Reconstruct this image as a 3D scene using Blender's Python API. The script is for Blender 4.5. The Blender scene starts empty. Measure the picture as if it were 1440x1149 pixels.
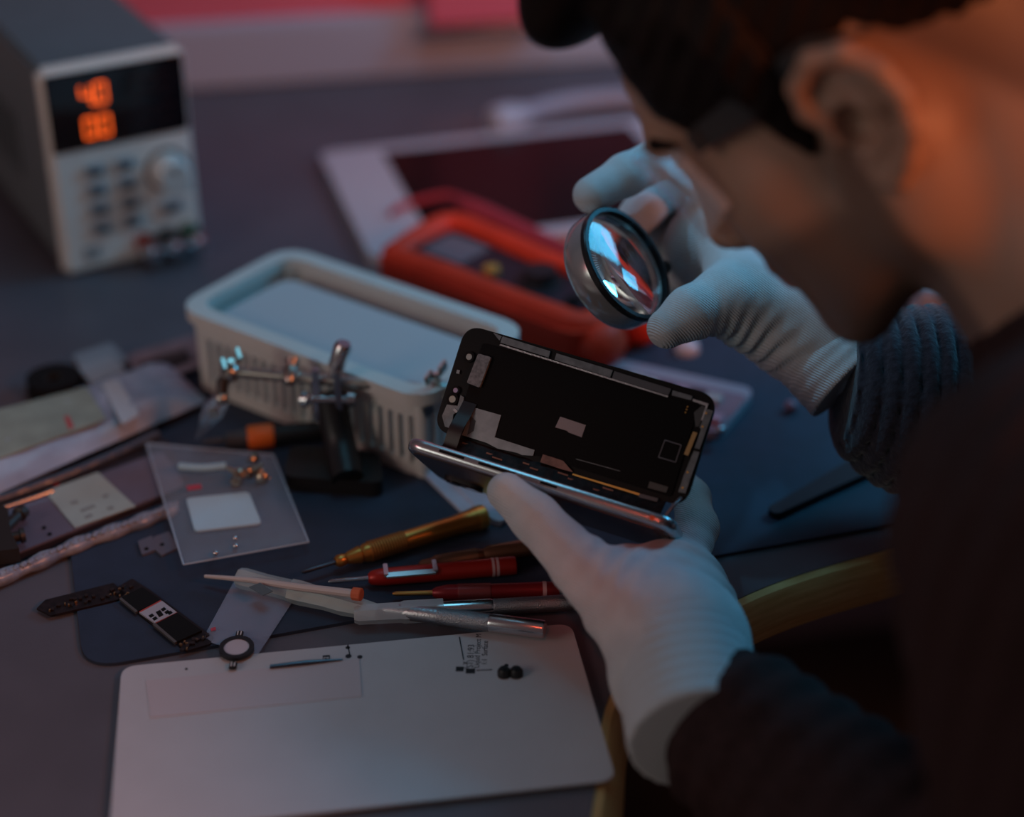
import bpy, bmesh, math, random
import numpy as np
from mathutils import Vector, Matrix, noise

random.seed(4)
# ------------------------------------------------------------------ camera, world, lights, exposure
scn = bpy.context.scene
COL = scn.collection
F_PX, CX, CY = 2400.0, 720.0, 475.0
PITCH, CAM_H = math.radians(29), 0.56
cam_d = bpy.data.cameras.new('camera')
cam = bpy.data.objects.new('camera', cam_d)
COL.objects.link(cam)
cam.location = (0, 0, CAM_H)
cam.rotation_euler = (math.pi / 2 - PITCH, 0, 0)
cam_d.sensor_width = 36
cam_d.lens = 36 * F_PX / 1440
cam_d.shift_y = -(574.5 - CY) / 1440
cam_d.clip_start = 0.02
cam_d.dof.use_dof = True
cam_d.dof.focus_distance = 0.885
cam_d.dof.aperture_fstop = 2.1
cam_d.dof.aperture_blades = 0
scn.camera = cam

scn.view_settings.view_transform = 'Standard'
scn.view_settings.look = 'None'
scn.view_settings.exposure = 0.0
scn.view_settings.gamma = 1.0
scn.view_settings.use_curve_mapping = False

world = bpy.data.worlds.new('world')
scn.world = world
world.use_nodes = True
bg = world.node_tree.nodes['Background']
bg.inputs[0].default_value = (1.0, 0.66, 0.70, 1)
bg.inputs[1].default_value = 0.062


def area(name, loc, target, size, power, color, size_y=None):
    d = bpy.data.lights.new(name, 'AREA')
    d.energy = power
    d.color = color
    d.size = size
    if size_y:
        d.shape = 'RECTANGLE'
        d.size_y = size_y
    o = bpy.data.objects.new(name, d)
    COL.objects.link(o)
    o.location = loc
    o.rotation_euler = (Vector(target) - Vector(loc)).to_track_quat('-Z', 'Y').to_euler()
    return o


area('overhead_light', (0.05, 0.98, 1.30), (-0.02, 0.85, 0.0), 0.5, 2.2, (0.20, 0.70, 1.0))
area('pink_wall_light', (0.00, 1.30, 0.62), (0.05, 1.52, 0.12), 0.4, 0.32, (0.9, 0.45, 0.60))
area('pink_side_light', (-0.80, 0.35, 0.50), (-0.1, 0.72, 0.0), 0.25, 0.40, (1.0, 0.20, 0.28))
area('orange_back_light', (0.80, 0.12, 0.75), (0.22, 0.66, 0.27), 0.25, 6.6, (1.0, 0.29, 0.11))
area('soft_white_light', (-0.95, 0.05, 0.50), (-0.05, 0.85, 0.05), 0.45, 1.55, (0.97, 1.0, 0.88))
area('right_low_light', (0.70, 1.30, 0.60), (0.05, 0.75, 0.08), 0.3, 3.6, (0.08, 0.58, 1.0))


def spot(name, loc, target, angle, power, color):
    d = bpy.data.lights.new(name, 'SPOT')
    d.energy = power
    d.color = color
    d.spot_size = math.radians(angle)
    d.spot_blend = 1.0
    d.shadow_soft_size = 0.02
    o = bpy.data.objects.new(name, d)
    COL.objects.link(o)
    o.location = loc
    o.rotation_euler = (Vector(target) - Vector(loc)).to_track_quat('-Z', 'Y').to_euler()


spot('red_accent_spot', (-0.10, 0.15, 0.75), (0.046, 0.678, 0.05), 7, 3.2, (1.0, 0.12, 0.05))  # added narrow spot, puts a red patch on the lower glove
spot('blue_fill_spot', (-0.22, 1.02, 0.90), (0.135, 0.835, 0.14), 15, 7.0, (0.16, 0.62, 1.0))  # added spot, brings more blue onto the raised glove

# ------------------------------------------------------------------ pixel rays of the photograph -> points of the place
V_R = Vector((1, 0, 0))
V_F = Vector((0, math.cos(PITCH), -math.sin(PITCH)))
V_D = Vector((0, -math.sin(PITCH), -math.cos(PITCH)))
CAM = Vector((0, 0, CAM_H))


def ray(px, py):
    return V_F + V_R * ((px - CX) / F_PX) + V_D * ((py - CY) / F_PX)


def P(px, py, d):
    "point on the pixel's ray at depth d (metres along the optical axis)"
    return CAM + ray(px, py) * d


def D(px, py, z=0.0):
    "point where the pixel's ray meets the horizontal plane at height z"
    v = ray(px, py)
    return CAM + v * ((z - CAM_H) / v.z)


# ------------------------------------------------------------------ materials
MATS = {}


def mat(name, color, rough=0.5, metal=0.0, var=0.0, vscale=40.0, bump=0.0, bscale=300.0, emit=None, estr=0.0,
        trans=0.0, alpha=1.0, ior=1.45, coat=0.0, sheen=0.0, color2=None, sss=0.0, stretch=None, wave=None, spec=None):
    if name in MATS:
        return MATS[name]
    m = bpy.data.materials.new(name)
    m.use_nodes = True
    nt = m.node_tree
    b = nt.nodes['Principled BSDF']
    b.inputs['Base Color'].default_value = (*color, 1)
    b.inputs['Roughness'].default_value = rough
    b.inputs['Metallic'].default_value = metal
    b.inputs['IOR'].default_value = ior
    b.inputs['Alpha'].default_value = alpha
    b.inputs['Transmission Weight'].default_value = trans
    b.inputs['Coat Weight'].default_value = coat
    b.inputs['Sheen Weight'].default_value = sheen
    if spec is not None: b.inputs['Specular IOR Level'].default_value = spec
    if sss:
        b.inputs['Subsurface Weight'].default_value = sss
        b.inputs['Subsurface Radius'].default_value = (0.008, 0.003, 0.0015)
        b.inputs['Subsurface Scale'].default_value = 0.6
    if emit:
        b.inputs['Emission Color'].default_value = (*emit, 1)
        b.inputs['Emission Strength'].default_value = estr
    tc = nt.nodes.new('ShaderNodeTexCoord')
    vec = tc.outputs['Object']
    if stretch:
        mp = nt.nodes.new('ShaderNodeMapping')
        mp.inputs['Scale'].default_value = stretch
        nt.links.new(vec, mp.inputs['Vector'])
        vec = mp.outputs['Vector']
    if var or color2:
        n = nt.nodes.new('ShaderNodeTexNoise')
        n.inputs['Scale'].default_value = vscale
        n.inputs['Detail'].default_value = 5
        nt.links.new(vec, n.inputs['Vector'])
        r = nt.nodes.new('ShaderNodeValToRGB')
        c2 = color2 if color2 else tuple(min(1, c * (1 + var)) for c in color)
        c1 = color if color2 else tuple(c * (1 - var) for c in color)
        r.color_ramp.elements[0].color = (*c1, 1)
        r.color_ramp.elements[1].color = (*c2, 1)
        r.color_ramp.elements[0].position = 0.35
        r.color_ramp.elements[1].position = 0.65
        nt.links.new(n.outputs['Fac'], r.inputs['Fac'])
        nt.links.new(r.outputs['Color'], b.inputs['Base Color'])
    if bump:
        if wave:
            n2 = nt.nodes.new('ShaderNodeTexWave')
            n2.bands_direction = wave
            n2.inputs['Scale'].default_value = bscale
            n2.inputs['Distortion'].default_value = 1.5
            n2.inputs['Detail'].default_value = 1
        else:
            n2 = nt.nodes.new('ShaderNodeTexNoise')
            n2.inputs['Scale'].default_value = bscale
            n2.inputs['Detail'].default_value = 3
        nt.links.new(vec, n2.inputs['Vector'])
        bp = nt.nodes.new('ShaderNodeBump')
        bp.inputs['Strength'].default_value = bump
        bp.inputs['Distance'].default_value = 0.001
        nt.links.new(n2.outputs[1] if wave else n2.outputs['Fac'], bp.inputs['Height'])
        nt.links.new(bp.outputs['Normal'], b.inputs['Normal'])
    MATS[name] = m
    return m


M_STEEL = mat('polished_steel', (0.62, 0.62, 0.64), 0.22, 1.0)
M_BRUSHED = mat('brushed_steel', (0.45, 0.45, 0.47), 0.38, 1.0, bump=0.2, bscale=900)
M_BLACK = mat('black_plastic', (0.012, 0.012, 0.013), 0.45, bump=0.1)
M_MATTE = mat('matte_black', (0.008, 0.007, 0.007), 0.75, spec=0.2)
M_WHITE = mat('white_plastic', (0.70, 0.70, 0.70), 0.42, var=0.03)
M_GOLD = mat('gold_contact', (0.75, 0.42, 0.12), 0.35, 1.0)

# ------------------------------------------------------------------ mesh helpers


def tag(o, label=None, cat=None, group=None, kind=None):
    if label: o['label'] = label
    if cat: o['category'] = cat
    if group: o['group'] = group
    if kind: o['kind'] = kind
    return o


def thing(name, label, cat, loc=(0, 0, 0), rotz=0.0, group=None):
    o = bpy.data.objects.new(name, None)
    o.empty_display_size = 0.02
    COL.objects.link(o)
    o.location = loc
    o.rotation_euler = (0, 0, rotz)
    return tag(o, label, cat, group)


def obj(name, bm, m, parent=None, smooth=True, angle=35, bevel=0.0, loc=None, label=None):
    if isinstance(bm, bpy.types.Mesh):
        me = bm
    else:
        if bevel:
            es = [e for e in bm.edges if len(e.link_faces) == 2 and e.calc_face_angle(0) > 0.6]
            bmesh.ops.bevel(bm, geom=es, offset=bevel, segments=2, affect='EDGES', clamp_overlap=True)
        bmesh.ops.recalc_face_normals(bm, faces=bm.faces)
        if smooth:
            for f in bm.faces: f.smooth = True
            for e in bm.edges:
                if len(e.link_faces) == 2 and e.calc_face_angle(0) > math.radians(angle): e.smooth = False
        me = bpy.data.meshes.new(name)
        bm.to_mesh(me)
        bm.free()
    if m and not me.materials: me.materials.append(m)
    o = bpy.data.objects.new(name, me)
    COL.objects.link(o)
    if parent: o.parent = parent
    if loc is not None: o.location = loc
    if label: o['label'] = label
    return o


def dup(o, parent=None, loc=None, rotz=None):
    c = o.copy()
    COL.objects.link(c)
    if parent: c.parent = parent
    if loc is not None: c.location = loc
    if rotz is not None: c.rotation_euler = (0, 0, rotz)
    for ch in list(o.children): dup(ch, c)
    return c


def B(): return bmesh.new()


def box(bm, c, s, rot=None):
    m = Matrix.Translation(Vector(c))
    if rot is not None: m = m @ (rot.to_4x4() if len(rot) == 3 else rot)
    m = m @ Matrix.Diagonal((*s, 1))
    bmesh.ops.create_cube(bm, size=1, matrix=m)
    return bm


def frame_z(d):
    return Vector(d).to_track_quat('Z', 'Y').to_matrix()


def lathe(bm, p0, p1, prof, seg=20, cap=True):
    "prof: (t, r) with t from 0 at p0 to 1 at p1"
    p0, p1 = Vector(p0), Vector(p1)
    q = frame_z(p1 - p0)
    rings = []
    for t, r in prof:
        c = p0.lerp(p1, t)
        rings.append([bm.verts.new(c + q @ Vector((r * math.cos(2 * math.pi * i / seg), r * math.sin(2 * math.pi * i / seg), 0))) for i in range(seg)])
    for a, b in zip(rings, rings[1:]):
        for i in range(seg):
            bm.faces.new((a[i], a[(i + 1) % seg], b[(i + 1) % seg], b[i]))
    if cap:
        bm.faces.new(rings[0][::-1])
        bm.faces.new(rings[-1])
    return bm


def cyl(bm, p0, p1, r0, r1=None, seg=16):
    return lathe(bm, p0, p1, [(0, r0), (1, r0 if r1 is None else r1)], seg)


def tube(bm, pts, r, seg=10):
    pts = [Vector(p) for p in pts]
    n = len(pts)
    rr = r if isinstance(r, (list, tuple)) else [r] * n
    up = None
    rings = []
    for i, p in enumerate(pts):
        t = (pts[min(i + 1, n - 1)] - pts[max(i - 1, 0)]).normalized()
        if up is None:
            up = t.orthogonal().normalized()
        up = (up - t * up.dot(t)).normalized()
        s = t.cross(up)
        rings.append([bm.verts.new(p + (up * math.cos(2 * math.pi * k / seg) + s * math.sin(2 * math.pi * k / seg)) * rr[i]) for k in range(seg)])
    for a, b in zip(rings, rings[1:]):
        for k in range(seg):
            bm.faces.new((a[k], a[(k + 1) % seg], b[(k + 1) % seg], b[k]))
    bm.faces.new(rings[0][::-1])
    bm.faces.new(rings[-1])
    return bm


def spline(pts, n=8):
    pts = [Vector(p) for p in pts]
    out = []
    for i in range(len(pts) - 1):
        p0, p1, p2, p3 = pts[max(i - 1, 0)], pts[i], pts[i + 1], pts[min(i + 2, len(pts) - 1)]
        for k in range(n):
            t = k / n
            out.append(0.5 * ((2 * p1) + (p2 - p0) * t + (2 * p0 - 5 * p1 + 4 * p2 - p3) * t * t + (3 * p1 - p0 - 3 * p2 + p3) * t ** 3))
    out.append(pts[-1])
    return out


def round_poly(pts, r, n=6):
    pts = [Vector(p) for p in pts]
    out = []
    N = len(pts)
    rs = r if isinstance(r, (list, tuple)) else [r] * N
    for i in range(N):
        a, b, c = pts[i - 1], pts[i], pts[(i + 1) % N]
        u, v = (a - b), (c - b)
        rr = min(rs[i], u.length * 0.49, v.length * 0.49)
        if rr <= 0:
            out.append(b)
            continue
        pa, pc = b + u.normalized() * rr, b + v.normalized() * rr
        for k in range(n + 1):
            t = k / n
            out.append(pa.lerp(b, t).lerp(b.lerp(pc, t), t))
    return out


def prism(bm, pts, h):
    "closed polygon of 3-D points, extruded by vector h"
    h = Vector(h)
    a = [bm.verts.new(Vector(p)) for p in pts]
    b = [bm.verts.new(Vector(p) + h) for p in pts]
    bm.faces.new(a[::-1])
    bm.faces.new(b)
    for i in range(len(a)):
        j = (i + 1) % len(a)
        bm.faces.new((a[i], a[j], b[j], b[i]))
    return bm


def slab(name, pix, z0, th, m, parent=None, r=0.0, base=None, bevel=0.0, label=None):
    "flat piece whose outline is given by pixels lying on the plane z0"
    w = round_poly([D(x, y, z0) for x, y in pix], r) if r else [D(x, y, z0) for x, y in pix]
    off = Vector(base) if base is not None else Vector((0, 0, 0))
    bm = B()
    prism(bm, [p - off for p in w], (0, 0, th))
    return obj(name, bm, m, parent, bevel=bevel, label=label)


def text_mesh(s, size, m, name, parent, loc, rot, extrude=0.0002, align='CENTER'):
    cu = bpy.data.curves.new(name, 'FONT')
    cu.body = s
    cu.size = size
    cu.extrude = extrude
    cu.align_x = align
    cu.align_y = 'CENTER'
    t = bpy.data.objects.new(name, cu)
    COL.objects.link(t)
    dg = bpy.context.evaluated_depsgraph_get()
    me = bpy.data.meshes.new_from_object(t.evaluated_get(dg))
    bpy.data.objects.remove(t)
    bpy.data.curves.remove(cu)
    me.materials.clear()
    me.materials.append(m)
    o = bpy.data.objects.new(name, me)
    COL.objects.link(o)
    if parent: o.parent = parent
    o.location = loc
    o.rotation_euler = rot
    return o


# ------------------------------------------------------------------ smooth bodies: signed distance field + surface nets


class Field:
    def __init__(self, lo, hi, h):
        self.lo = np.array(lo, np.float32)
        self.h = h
        self.n = np.ceil((np.array(hi) - self.lo) / h).astype(int) + 1
        self.f = np.full(self.n, 1e3, np.float32)

    def sub(self, lo, hi):
        a = np.clip(np.floor((np.array(lo) - self.lo) / self.h).astype(int), 0, self.n)
        b = np.clip(np.ceil((np.array(hi) - self.lo) / self.h).astype(int) + 1, 0, self.n)
        if (b <= a).any(): return None
        ax = [self.lo[i] + self.h * np.arange(a[i], b[i], dtype=np.float32) for i in range(3)]
        g = np.meshgrid(*ax, indexing='ij')
        return (slice(a[0], b[0]), slice(a[1], b[1]), slice(a[2], b[2])), g

    def mix(self, sl, d, k, op):
        c = self.f[sl]
        if op == 'add':
            hh = np.maximum(k - np.abs(c - d), 0) / k
            self.f[sl] = np.minimum(c, d) - hh * hh * k * 0.25
        else:
            hh = np.maximum(k - np.abs(c + d), 0) / k
            self.f[sl] = np.maximum(c, -d) + hh * hh * k * 0.25

    def cone(self, a, b, ra, rb, k, op='add'):
        a, b = np.array(a, np.float32), np.array(b, np.float32)
        R = max(ra, rb) + k + 3 * self.h
        s = self.sub(np.minimum(a, b) - R, np.maximum(a, b) + R)
        if s is None: return
        sl, g = s
        ab = b - a
        L = float(ab @ ab) + 1e-12
        t = np.clip(((g[0] - a[0]) * ab[0] + (g[1] - a[1]) * ab[1] + (g[2] - a[2]) * ab[2]) / L, 0, 1)
        d = np.sqrt((g[0] - a[0] - t * ab[0]) ** 2 + (g[1] - a[1] - t * ab[1]) ** 2 + (g[2] - a[2] - t * ab[2]) ** 2) - (ra + (rb - ra) * t)
        self.mix(sl, d, k, op)

    def chain(self, pts, rs, k):
        for i in range(len(pts) - 1): self.cone(pts[i], pts[i + 1], rs[i], rs[i + 1], k)

    def ell(self, c, r, k, op='add', R=None):
        c, r = np.array(c, np.float32), np.array(r, np.float32)
        m = r.max() + k + 3 * self.h
        s = self.sub(c - m, c + m)
        if s is None: return
        sl, g = s
        q = np.stack([g[0] - c[0], g[1] - c[1], g[2] - c[2]])
        if R is not None: q = np.einsum('ij,jxyz->ixyz', np.array(R, np.float32).T, q)
        k0 = np.sqrt((q[0] / r[0]) ** 2 + (q[1] / r[1]) ** 2 + (q[2] / r[2]) ** 2)
        k1 = np.sqrt((q[0] / r[0] ** 2) ** 2 + (q[1] / r[1] ** 2) ** 2 + (q[2] / r[2] ** 2) ** 2) + 1e-6
        self.mix(sl, k0 * (k0 - 1) / k1, k, op)

    def grid(self):
        ax = [self.lo[i] + self.h * np.arange(self.n[i], dtype=np.float32) for i in range(3)]
        return np.meshgrid(*ax, indexing='ij')

    def mesh(self, name, xf=None):
        f = self.f
        s = f < 0
        nx, ny, nz = f.shape
        cnt = np.zeros((nx - 1, ny - 1, nz - 1), np.int32)
        acc = np.zeros((nx - 1, ny - 1, nz - 1, 3), np.float32)
        for axis in range(3):
            a = [slice(None)] * 3
            b = [slice(None)] * 3
            a[axis] = slice(0, -1)
            b[axis] = slice(1, None)
            fa, fb = f[tuple(a)], f[tuple(b)]
            cr = s[tuple(a)] != s[tuple(b)]
            t = np.where(cr, fa / np.where(cr, fa - fb, 1), 0)
            o1, o2 = [x for x in range(3) if x != axis]
            for i in (0, 1):
                for j in (0, 1):
                    sl = [slice(None)] * 3
                    sl[o1] = slice(i, f.shape[o1] - 1 + i)
                    sl[o2] = slice(j, f.shape[o2] - 1 + j)
                    c = cr[tuple(sl)]
                    cnt += c
                    acc[..., axis] += t[tuple(sl)]
                    acc[..., o1] += c * i
                    acc[..., o2] += c * j
        act = cnt > 0
        idx = np.full(act.shape, -1, np.int64)
        ids = np.argwhere(act)
        idx[act] = np.arange(len(ids))
        V = self.lo + self.h * (ids + acc[act] / cnt[act][:, None])
        Q = []
        for axis in range(3):
            o1, o2 = (axis + 1) % 3, (axis + 2) % 3
            a = [slice(None)] * 3
            b = [slice(None)] * 3
            a[axis] = slice(0, -1)
            b[axis] = slice(1, None)
            sa, sb = s[tuple(a)], s[tuple(b)]
            e = np.argwhere(sa != sb)
            e = e[(e[:, o1] > 0) & (e[:, o2] > 0) & (e[:, o1] < f.shape[o1] - 1) & (e[:, o2] < f.shape[o2] - 1)]
            d1 = np.zeros(3, int)
            d1[o1] = 1
            d2 = np.zeros(3, int)
            d2[o2] = 1
            q = np.stack([idx[tuple((e - x).T)] for x in (0 * d1, d1, d1 + d2, d2)], 1)
            fl = sa[tuple(e.T)]
            q[~fl] = q[~fl][:, ::-1]
            Q.append(q)
        Q = np.concatenate(Q)
        self.V = V
        if xf is not None: V = xf(V)
        me = bpy.data.meshes.new(name)
        me.vertices.add(len(V))
        me.vertices.foreach_set('co', np.ascontiguousarray(V, np.float32).ravel())
        me.loops.add(Q.size)
        me.loops.foreach_set('vertex_index', Q.ravel().astype(np.int32))
        me.polygons.add(len(Q))
        me.polygons.foreach_set('loop_start', np.arange(0, Q.size, 4, dtype=np.int32))
        me.polygons.foreach_set('use_smooth', np.ones(len(Q), bool))
        me.update(calc_edges=True)
        me.validate()
        return me


def npn(p): return np.array(p, np.float32)
# ------------------------------------------------------------------ the setting
FLOOR_Z = -0.75
M_DESK = mat('desk_laminate', (0.105, 0.098, 0.115), 0.42, var=0.06, vscale=25, bump=0.06, bscale=700)
M_WOOD = mat('desk_edge_wood', (0.74, 0.42, 0.15), 0.45, color2=(0.88, 0.56, 0.23), vscale=18, stretch=(2, 2, 30))
M_WALL = mat('wall_paint_lilac', (0.22, 0.19, 0.24), 0.7, var=0.05, vscale=6)
M_STRIPE = mat('wall_glow_rose', (0.82, 0.17, 0.22), 0.7, var=0.05, vscale=6)  # pink light on the wall put into this strip's colour
M_TRIM = mat('trim_white_paint', (0.50, 0.54, 0.61), 0.55)
M_FLOOR = mat('floor_grey', (0.05, 0.048, 0.05), 0.6, var=0.2, vscale=8)

fl = B()
box(fl, (0, 0.6, FLOOR_Z - 0.02), (3.6, 3.6, 0.04))
tag(obj('floor', fl, M_FLOOR, bevel=0), 'dark grey floor under the workbench', 'floor', kind='structure')
WA = math.atan2(0.079, 0.407)
wdir = Vector((math.cos(WA), math.sin(WA), 0))
wnor = Vector((math.sin(WA), -math.cos(WA), 0))
W0 = Vector((-0.292, 1.478, 0))
rotw = Matrix.Rotation(WA, 3, 'Z')
wb = B()
box(wb, W0 + wdir * 0.3 - wnor * 0.075 + Vector((0, 0, 0.45)), (3.0, 0.10, 2.4), rotw)
tag(obj('wall_back', wb, M_WALL, bevel=0), 'lilac grey wall behind the workbench', 'wall', kind='structure')
tb = B()
box(tb, W0 + wdir * 0.3 - wnor * 0.012 + Vector((0, 0, 0.0295)), (3.0, 0.024, 0.059), rotw)
tag(obj('trim_1', tb, M_TRIM, bevel=0.003), 'pale grey upstand board along the back of the workbench', 'trim', kind='structure')

sb_ = B()
box(sb_, W0 + wdir * 0.3 - wnor * 0.021 + Vector((0, 0, 0.10)), (3.0, 0.008, 0.082), rotw)
tag(obj('trim_2', sb_, M_STRIPE, bevel=0.001), 'pink glow on the wall above the pale upstand, coloured as a stripe', 'trim', kind='structure')

# workbench with a curved cut-out at the seat
front = spline([(-0.95, 0.36, 0), (-0.45, 0.36, 0), (-0.10, 0.385, 0), (0.015, 0.46, 0), (0.036, 0.57, 0), (0.053, 0.660, 0), (0.119, 0.724, 0),
                (0.196, 0.764, 0), (0.30, 0.80, 0), (0.50, 0.83, 0), (0.95, 0.86, 0)], 8)
bk = [W0 + wdir * 1.2 , W0 - wdir * 0.68]
tbl = thing('workbench', 'dark workbench with curved wooden front edge carrying all the tools', 'table', (0, 1.1, FLOOR_Z))
off = Vector((0, 1.1, FLOOR_Z))
bm = B()
prism(bm, [p - off + Vector((0, 0, -0.022)) for p in [*front, *bk]], (0, 0, 0.022))
obj('tabletop', bm, M_DESK, tbl)
bm = B()
nn = []
for i, p in enumerate(front):
    t = (front[min(i + 1, len(front) - 1)] - front[max(i - 1, 0)]).normalized()
    nn.append(Vector((t.y, -t.x, 0)))
prev = None
for p, nv in zip(front, nn):
    sec = [bm.verts.new(p - off + nv * a_ + Vector((0, 0, z_))) for a_, z_ in ((0.0001, -0.0005), (0.004, -0.0018), (0.013, -0.0155), (0.013, -0.023), (0.0001, -0.023))]
    if prev:
        for k in range(5): bm.faces.new((prev[k], sec[k], sec[(k + 1) % 5], prev[(k + 1) % 5]))
    prev = sec
obj('edge_trim', bm, M_WOOD, tbl, label='bevelled varnished wood edge strip')
lm = B()
box(lm, (0, 0, 0.364), (0.06, 0.06, 0.728))
leg0 = obj('leg', lm, M_BRUSHED, tbl, bevel=0.004, loc=(-0.85, -0.62, 0))
for x, y in ((-0.85, 0.2), (0.80, -0.15), (0.80, 0.48)):
    dup(leg0, tbl, (x, y, 0))

# pink folder leaning on the wall
pf = thing('document_folder', 'pink folder leaning on the wall above the pale upstand', 'folder', W0 + wdir * 0.270 + wnor * 0.004 + Vector((0, 0, 0.052)), WA)
bm = B()
box(bm, (0, -0.006, 0.12), (0.105, 0.012, 0.24))
obj('cover', bm, mat('folder_pink', (0.85, 0.16, 0.22), 0.6), pf, bevel=0.002)
bm = B()
box(bm, (0.0, -0.0125, 0.16), (0.05, 0.001, 0.05))
obj('title_label', bm, M_WHITE, pf)
bm = B()
box(bm, (0, -0.006, -0.006), (0.12, 0.02, 0.008))
obj('ledge_clip', bm, M_STEEL, pf, bevel=0.001)

# ------------------------------------------------------------------ silicone repair mat
M_MAT = mat('repair_mat_silicone', (0.024, 0.034, 0.060), 0.62, var=0.10, vscale=60, bump=0.08, bscale=900)
MZ = 0.002
mu = Vector((0.96, 0.28, 0)).normalized()
mv = Vector((-0.28, 0.96, 0)).normalized()
mc = D(118, 945)
mpoly = round_poly([mc, mc + mu * 0.50, mc + mu * 0.50 + mv * 0.30, mc + mv * 0.30], 0.02, 8)
bm = B()
prism(bm, mpoly, (0, 0, MZ))
tag(obj('repair_mat', bm, M_MAT, bevel=0.0006), 'dark blue-black rounded silicone mat under the tools', 'mat')
# ------------------------------------------------------------------ bench power supply
pA, pB = D(92, 392), D(285, 347)
prot = math.atan2(pB.y - pA.y, pB.x - pA.x)
PW, PH, PD = (pB - pA).length, 0.158, 0.25
ps = thing('power_supply', 'grey bench power supply with glowing orange digits and white front', 'power supply', pA, prot)
M_CASE = mat('supply_case_paint', (0.14, 0.16, 0.17), 0.55, var=0.04, bump=0.1, bscale=500)
M_FRONT = mat('supply_front_plastic', (0.93, 0.87, 0.80), 0.45, var=0.03)
M_WIN = mat('display_window_tint', (0.010, 0.005, 0.006), 0.10, coat=0.4)
M_LED = mat('led_orange', (0.9, 0.15, 0.02), 0.4, emit=(1.0, 0.12, 0.015), estr=1.5)
M_LEDOFF = mat('led_unlit', (0.03, 0.012, 0.012), 0.3)
M_KEY = mat('supply_key_grey', (0.34, 0.38, 0.42), 0.5)
bm = B()
box(bm, (PW / 2, PD / 2 + 0.006, PH / 2 + 0.003), (PW - 0.003, PD, PH - 0.006))
obj('case', bm, M_CASE, ps, bevel=0.003)
bm = B()
box(bm, (PW / 2, 0.004, PH / 2 + 0.001), (PW, 0.012, PH - 0.002))
obj('front_panel', bm, M_FRONT, ps, bevel=0.004)
bm = B()
box(bm, (PW / 2 + 0.0005, -0.0022, 0.1245), (PW * 0.945, 0.002, 0.057))
win = obj('display_window', bm, M_WIN, ps, bevel=0.001)
SEG = {'0': 'abcdef', '4': 'bcfg', '1': 'bc', '9': 'abcdfg', '5': 'acdfg', '3': 'abcdg'}


def seven(ch, x, z, w=0.0070, h=0.0140, t=0.0014):
    pos = {'a': (0, h / 2, w, t), 'g': (0, 0, w, t), 'd': (0, -h / 2, w, t), 'f': (-w / 2, h / 4, t, h / 2), 'b': (w / 2, h / 4, t, h / 2),
           'e': (-w / 2, -h / 4, t, h / 2), 'c': (w / 2, -h / 4, t, h / 2)}
    bm = B()
    for s in SEG[ch]:
        dx, dz, sx, sz = pos[s]
        box(bm, (x + dx, -0.0034, z + dz), (sx, 0.0004, sz))
    return bm


for ch, x, z in (('4', 0.0310, 0.1350), ('0', 0.0415, 0.1355), ('0', 0.0310, 0.1115), ('0', 0.0415, 0.1115)):
    obj('digit', seven(ch, x, z), M_LED, ps)
bm = B()
box(bm, (0.0363, -0.0034, 0.1285), (0.0016, 0.0004, 0.0016))
obj('decimal_point', bm, M_LED, ps)
for x, z in ((0.068, 0.1350), (0.078, 0.1350), (0.088, 0.1350), (0.068, 0.1115), (0.078, 0.1115), (0.088, 0.1115)):
    obj('unlit_digit', seven('0', x, z), M_LEDOFF, ps)
for r in range(4):
    for c in range(2):
        bm = B()
        x, z = 0.0295 + c * 0.0225, 0.0795 - r * 0.0148
        box(bm, (x, -0.0036, z), (0.0125, 0.004, 0.0095))
        k = obj('button', bm, M_KEY, ps, bevel=0.0012)
        bm = B()
        box(bm, (x + 0.001, -0.0058, z - 0.0008), (0.0075, 0.0004, 0.0026))
        box(bm, (x - 0.002, -0.0058, z + 0.0018), (0.0028, 0.0004, 0.0018))
        obj('button_print', bm, M_MATTE, k)
kx, kz = 0.083, 0.0685
bm = B()
lathe(bm, (kx, -0.001, kz), (kx, -0.003, kz), [(0, 0.0165), (1, 0.0165)], 32)
obj('knob_ring', bm, mat('knob_ring_maroon', (0.10, 0.035, 0.03), 0.6), ps)  # dark maroon ring behind the knob
bm = B()
lathe(bm, (kx, -0.002, kz), (kx, -0.021, kz), [(0, 0.0135), (0.1, 0.0140), (0.85, 0.0125), (0.95, 0.0118), (1, 0.0105)], 36)
kn = obj('knob', bm, mat('knob_cream', (0.74, 0.72, 0.68), 0.5), ps)
bm = B()
box(bm, (kx, -0.0212, kz + 0.006), (0.0015, 0.0006, 0.006))
obj('pointer_mark', bm, M_MATTE, kn)
bm = B()
box(bm, (0.083, -0.0036, 0.0395), (0.015, 0.004, 0.009))
k = obj('output_button', bm, M_KEY, ps, bevel=0.0012)
bm = B()
box(bm, (0.083, -0.0058, 0.0395), (0.010, 0.0004, 0.0026))
obj('button_print', bm, M_MATTE, k)
for x, cc, nm in ((0.060, (0.30, 0.03, 0.015), 'red'), (0.077, (0.012, 0.012, 0.012), 'black'), (0.094, (0.01, 0.07, 0.03), 'green')):
    bm = B()
    lathe(bm, (x, -0.002, 0.0165), (x, -0.020, 0.0165), [(0, 0.0072), (0.45, 0.0072), (0.5, 0.0050), (1, 0.0050)], 20)
    t = obj('terminal', bm, mat('terminal_' + nm, cc, 0.4), ps)
    bm = B()
    lathe(bm, (x, -0.010, 0.0145), (x, -0.026, 0.0125), [(0, 0.0060), (0.3, 0.0074), (0.7, 0.0074), (0.95, 0.0055), (1, 0.0035)], 20)
    obj('terminal_cap', bm, M_STEEL, t)
bm = B()
box(bm, (0.021, -0.0024, 0.0165), (0.012, 0.001, 0.010))
obj('maker_plate', bm, mat('maker_plate_grey', (0.40, 0.40, 0.40), 0.5), ps, bevel=0.0003)
slot_m = B()
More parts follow.
